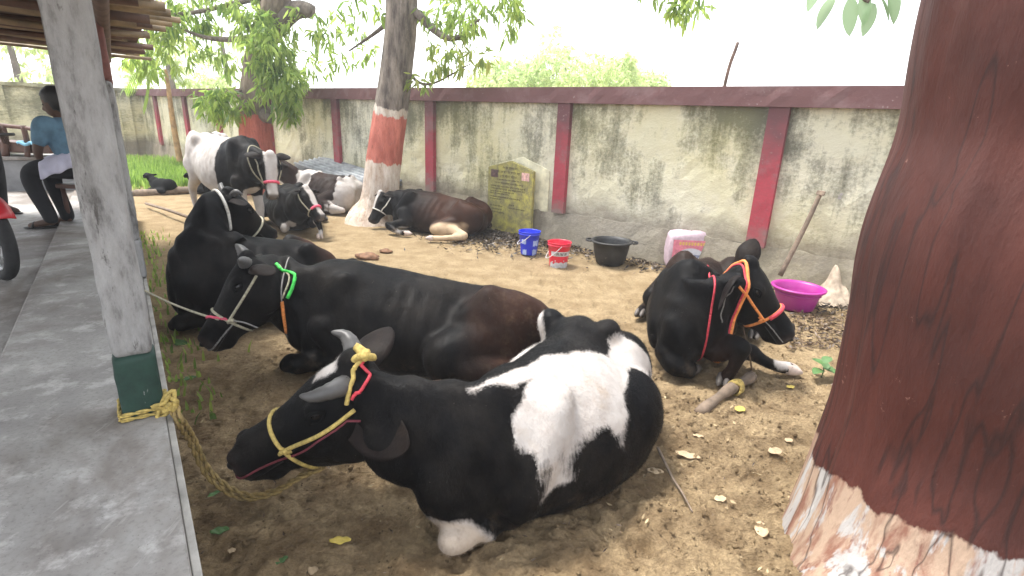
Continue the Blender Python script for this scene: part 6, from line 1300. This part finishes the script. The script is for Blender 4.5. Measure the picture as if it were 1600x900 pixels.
n = 2600; s_ = r_.normal(-1.1, .65, n); dd = .25+np.abs(r_.normal(0, .45, n)); q = np.array([W(a, b, 0) for a, b in zip(s_, dd)]); m_ = 1700; s2 = r_.uniform(-1.5, 3.6, m_); d2 = .14+np.abs(r_.normal(0, .28, m_)); q = np.vstack([q, [W(a, b, 0) for a, b in zip(s2, d2)]]); litter('leaf_litter', on_ground(q[:, 0], q[:, 1]), (.03, .10), 'litter_dark', 'dark leaf litter heaped along the foot of the wall')
n = 1500; x = r_.uniform(-3.5, 4, n); y = r_.uniform(1.2, 9, n); litter('scattered_leaf_bits', on_ground(x, y), (.008, .032), 'litter', 'small dry leaf bits scattered over the yard')
n = 260; x = r_.normal(.9, .9, n); y = r_.uniform(1.3, 3.6, n); litter('chaff', on_ground(x, y), (.010, .04), 'straw', 'dry chaff trodden into the ground')
n = 420; q = np.array([G(r_.uniform(1230, 1330), r_.uniform(490, 545)) for _ in range(n)]); litter('leaf_litter', on_ground(q[:, 0], q[:, 1]), (.03, .08), 'litter', 'dry leaves in front of the magenta basin')
def clods(n, x0, x1, y0, y1, name, label, rs):
    V = []; Fc = []; base, bf_ = ellipsoid((0, 0, 0), np.eye(3), 5, 7); base = np.array(base); tri = []
    for q in bf_: tri += [q] if len(q) == 3 else [(q[0], q[1], q[2]), (q[0], q[2], q[3])]
    tri = np.array(tri); x = r_.uniform(x0, x1, n); y = r_.uniform(y0, y1, n); g_ = gh(x, y); rr4 = r_.uniform(*rs, n)*r_.random(n)**.8+.004
    for i in range(n): V.append(base*(r_.uniform(.6, 1.2, 3)*rr4[i])*(1+.3*r_.normal(size=(len(base), 1)))+np.array([x[i], y[i], g_[i]+rr4[i]*.2])); Fc.append(tri+i*len(base))
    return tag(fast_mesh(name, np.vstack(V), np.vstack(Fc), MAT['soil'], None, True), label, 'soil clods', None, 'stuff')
clods(3600, -1.7, 2.2, 1.2, 4.2, 'soil_clods', 'small clods of trodden soil in the foreground', (.002, .010))
# single fallen leaves that can be told apart
MAT['dry_leaf'] = simple('pale_dry_leaf', (.42, .31, .19), .7, .3, 20, .3); MAT['yellow_leaf'] = simple('yellow_leaf', (.55, .42, .09), .7, .25, 20, .3); MAT['green_leaf'] = simple('green_leaf', (.06, .13, .035), .55, .35, 14, .3)
def fallen(px, py, L, wr, rot, mat, label, curl=.12, grp='fallen leaves in the foreground'):
    p = G(px, py); p[2] = float(gh(p[0], p[1])[0])+.004; n, m_ = 12, 5; d = np.array([math.cos(rot), math.sin(rot), 0]); s2 = np.array([-d[1], d[0], 0]); v = []; f = []
    for i in range(n+1):
        a = i/n; w = L*wr*math.sin(math.pi*min(1, a*.94+.03))**.75
        for j in range(m_): b = j/(m_-1)*2-1; v.append(p+d*L*(a-.5)+s2*w*b+np.array([0, 0, curl*L*((a-.5)**2*.9+b*b*.22)+.003*math.sin(a*14+b*3)]))
    for i in range(n):
        for j in range(m_-1): q = i*m_+j; f.append((q, q+1, q+m_+1, q+m_))
    o = mesh_obj('fallen_leaf', v, f, MAT[mat]); m = o.modifiers.new('s', 'SOLIDIFY'); m.thickness = .0015; return tag(o, label, 'leaf', grp)
for a in ((1075, 708, .13, .22, -.35, 'dry_leaf', 'long curled brown leaf right of the horned cow'), (1024, 735, .085, .28, -.2, 'dry_leaf', 'dry leaf tucked beside the twig behind the horned cow'), (1210, 710, .085, .36, .3, 'dry_leaf', 'pale round leaf with a hole, left of the maroon trunk'), (1232, 690, .05, .4, .3, 'dry_leaf', 'small pale leaf nearest the maroon trunk'), (1125, 781, .06, .36, .2, 'dry_leaf', 'small whitish leaf alone on the bare soil'), (1190, 825, .10, .3, 1.2, 'dry_leaf', 'curled leaf at the foot of the maroon trunk'),
          (1156, 640, .075, .4, .6, 'yellow_leaf', 'bright yellow round leaf below the stake'), (1234, 609, .06, .36, .2, 'yellow_leaf', 'small yellow leaf near the hooves of the right cow'), (532, 852, .085, .24, .1, 'yellow_leaf', 'pale yellow-green leaf in front of the horned cow'), (490, 888, .06, .3, -.5, 'dry_leaf', 'curled dry leaf at the bottom edge'), (335, 775, .06, .34, 1., 'green_leaf', 'greyish green leaf by the hanging rope'), (345, 840, .07, .3, .3, 'green_leaf', 'green leaf below the hanging rope near the ledge'), (362, 862, .03, .45, 0., 'dry_leaf', 'tiny pale pebble-like leaf beside the green leaf'), (440, 880, .05, .3, .8, 'green_leaf', 'small green leaf near the bottom edge'), (1092, 676, .06, .25, -.3, 'dry_leaf', 'narrow dry leaf above the long curled leaf'), (282, 534, .2, .2, -.6, 'green_leaf', 'large green leaf under the muzzle of the big black cow'), (290, 590, .12, .25, .4, 'green_leaf', 'green leaf beside the post')): fallen(*a)
mb = MB(); mb.tube(catmull([G(1028, 700, .015), G(1050, 745, .02), G(1066, 770, .015), G(1082, 800, .012)], 20), np.linspace(.009, .004, 20), 7); tag(mb.build('twig', MAT['wood']), 'thin bent twig behind the horned cow', 'twig')
# seedling by the trunk
sp0 = G(1282, 590); sd0 = empty('seedling', sp0, 'small green seedling growing beside the maroon trunk', 'plant'); parts = []; mb = MB(); mb.tube(catmull([sp0-np.array([0, 0, .03]), sp0+np.array([.01, 0, .06]), sp0+np.array([-.01, 0, .12])], 8), .004, 6); parts.append(mb.build('stem', MAT['green_leaf']))
for k, (dx, dy, dz_, L) in enumerate(((-.8, -.5, .1, .11), (.7, -.6, .0, .12), (.1, -.9, .3, .1), (-.3, .7, .2, .1), (.5, .4, .35, .1), (-.2, -.7, -.1, .08))):
    v, f = big_leaf(sp0+np.array([0, 0, .06+.012*k]), (dx, dy, dz_), (0, 0, 1.), L, L*.34); parts.append(mesh_obj('leaf', v, f, MAT['green_leaf']))
adopt(sd0, *parts)

# ------------------------------------------------------------------ thin bright air
hz_ = MB(); hz_.box((-60, -30, -1.5), (120, 0, 0), (0, 110, 0), (0, 0, 13)); ho = hz_.build('haze', None, None, False)
hm = bpy.data.materials.new('haze'); hm.use_nodes = True; hn = hm.node_tree.nodes; hn.clear(); pv = hn.new('ShaderNodeVolumePrincipled'); pv.inputs['Density'].default_value = .0035; pv.inputs['Color'].default_value = (.95, .97, 1, 1); pv.inputs['Anisotropy'].default_value = .2
hm.node_tree.links.new(pv.outputs[0], hn.new('ShaderNodeOutputMaterial').inputs['Volume']); ho.data.materials.append(hm); ho['kind'] = 'stuff'; ho['label'] = 'pale hazy air over the whole yard'; ho['category'] = 'haze'
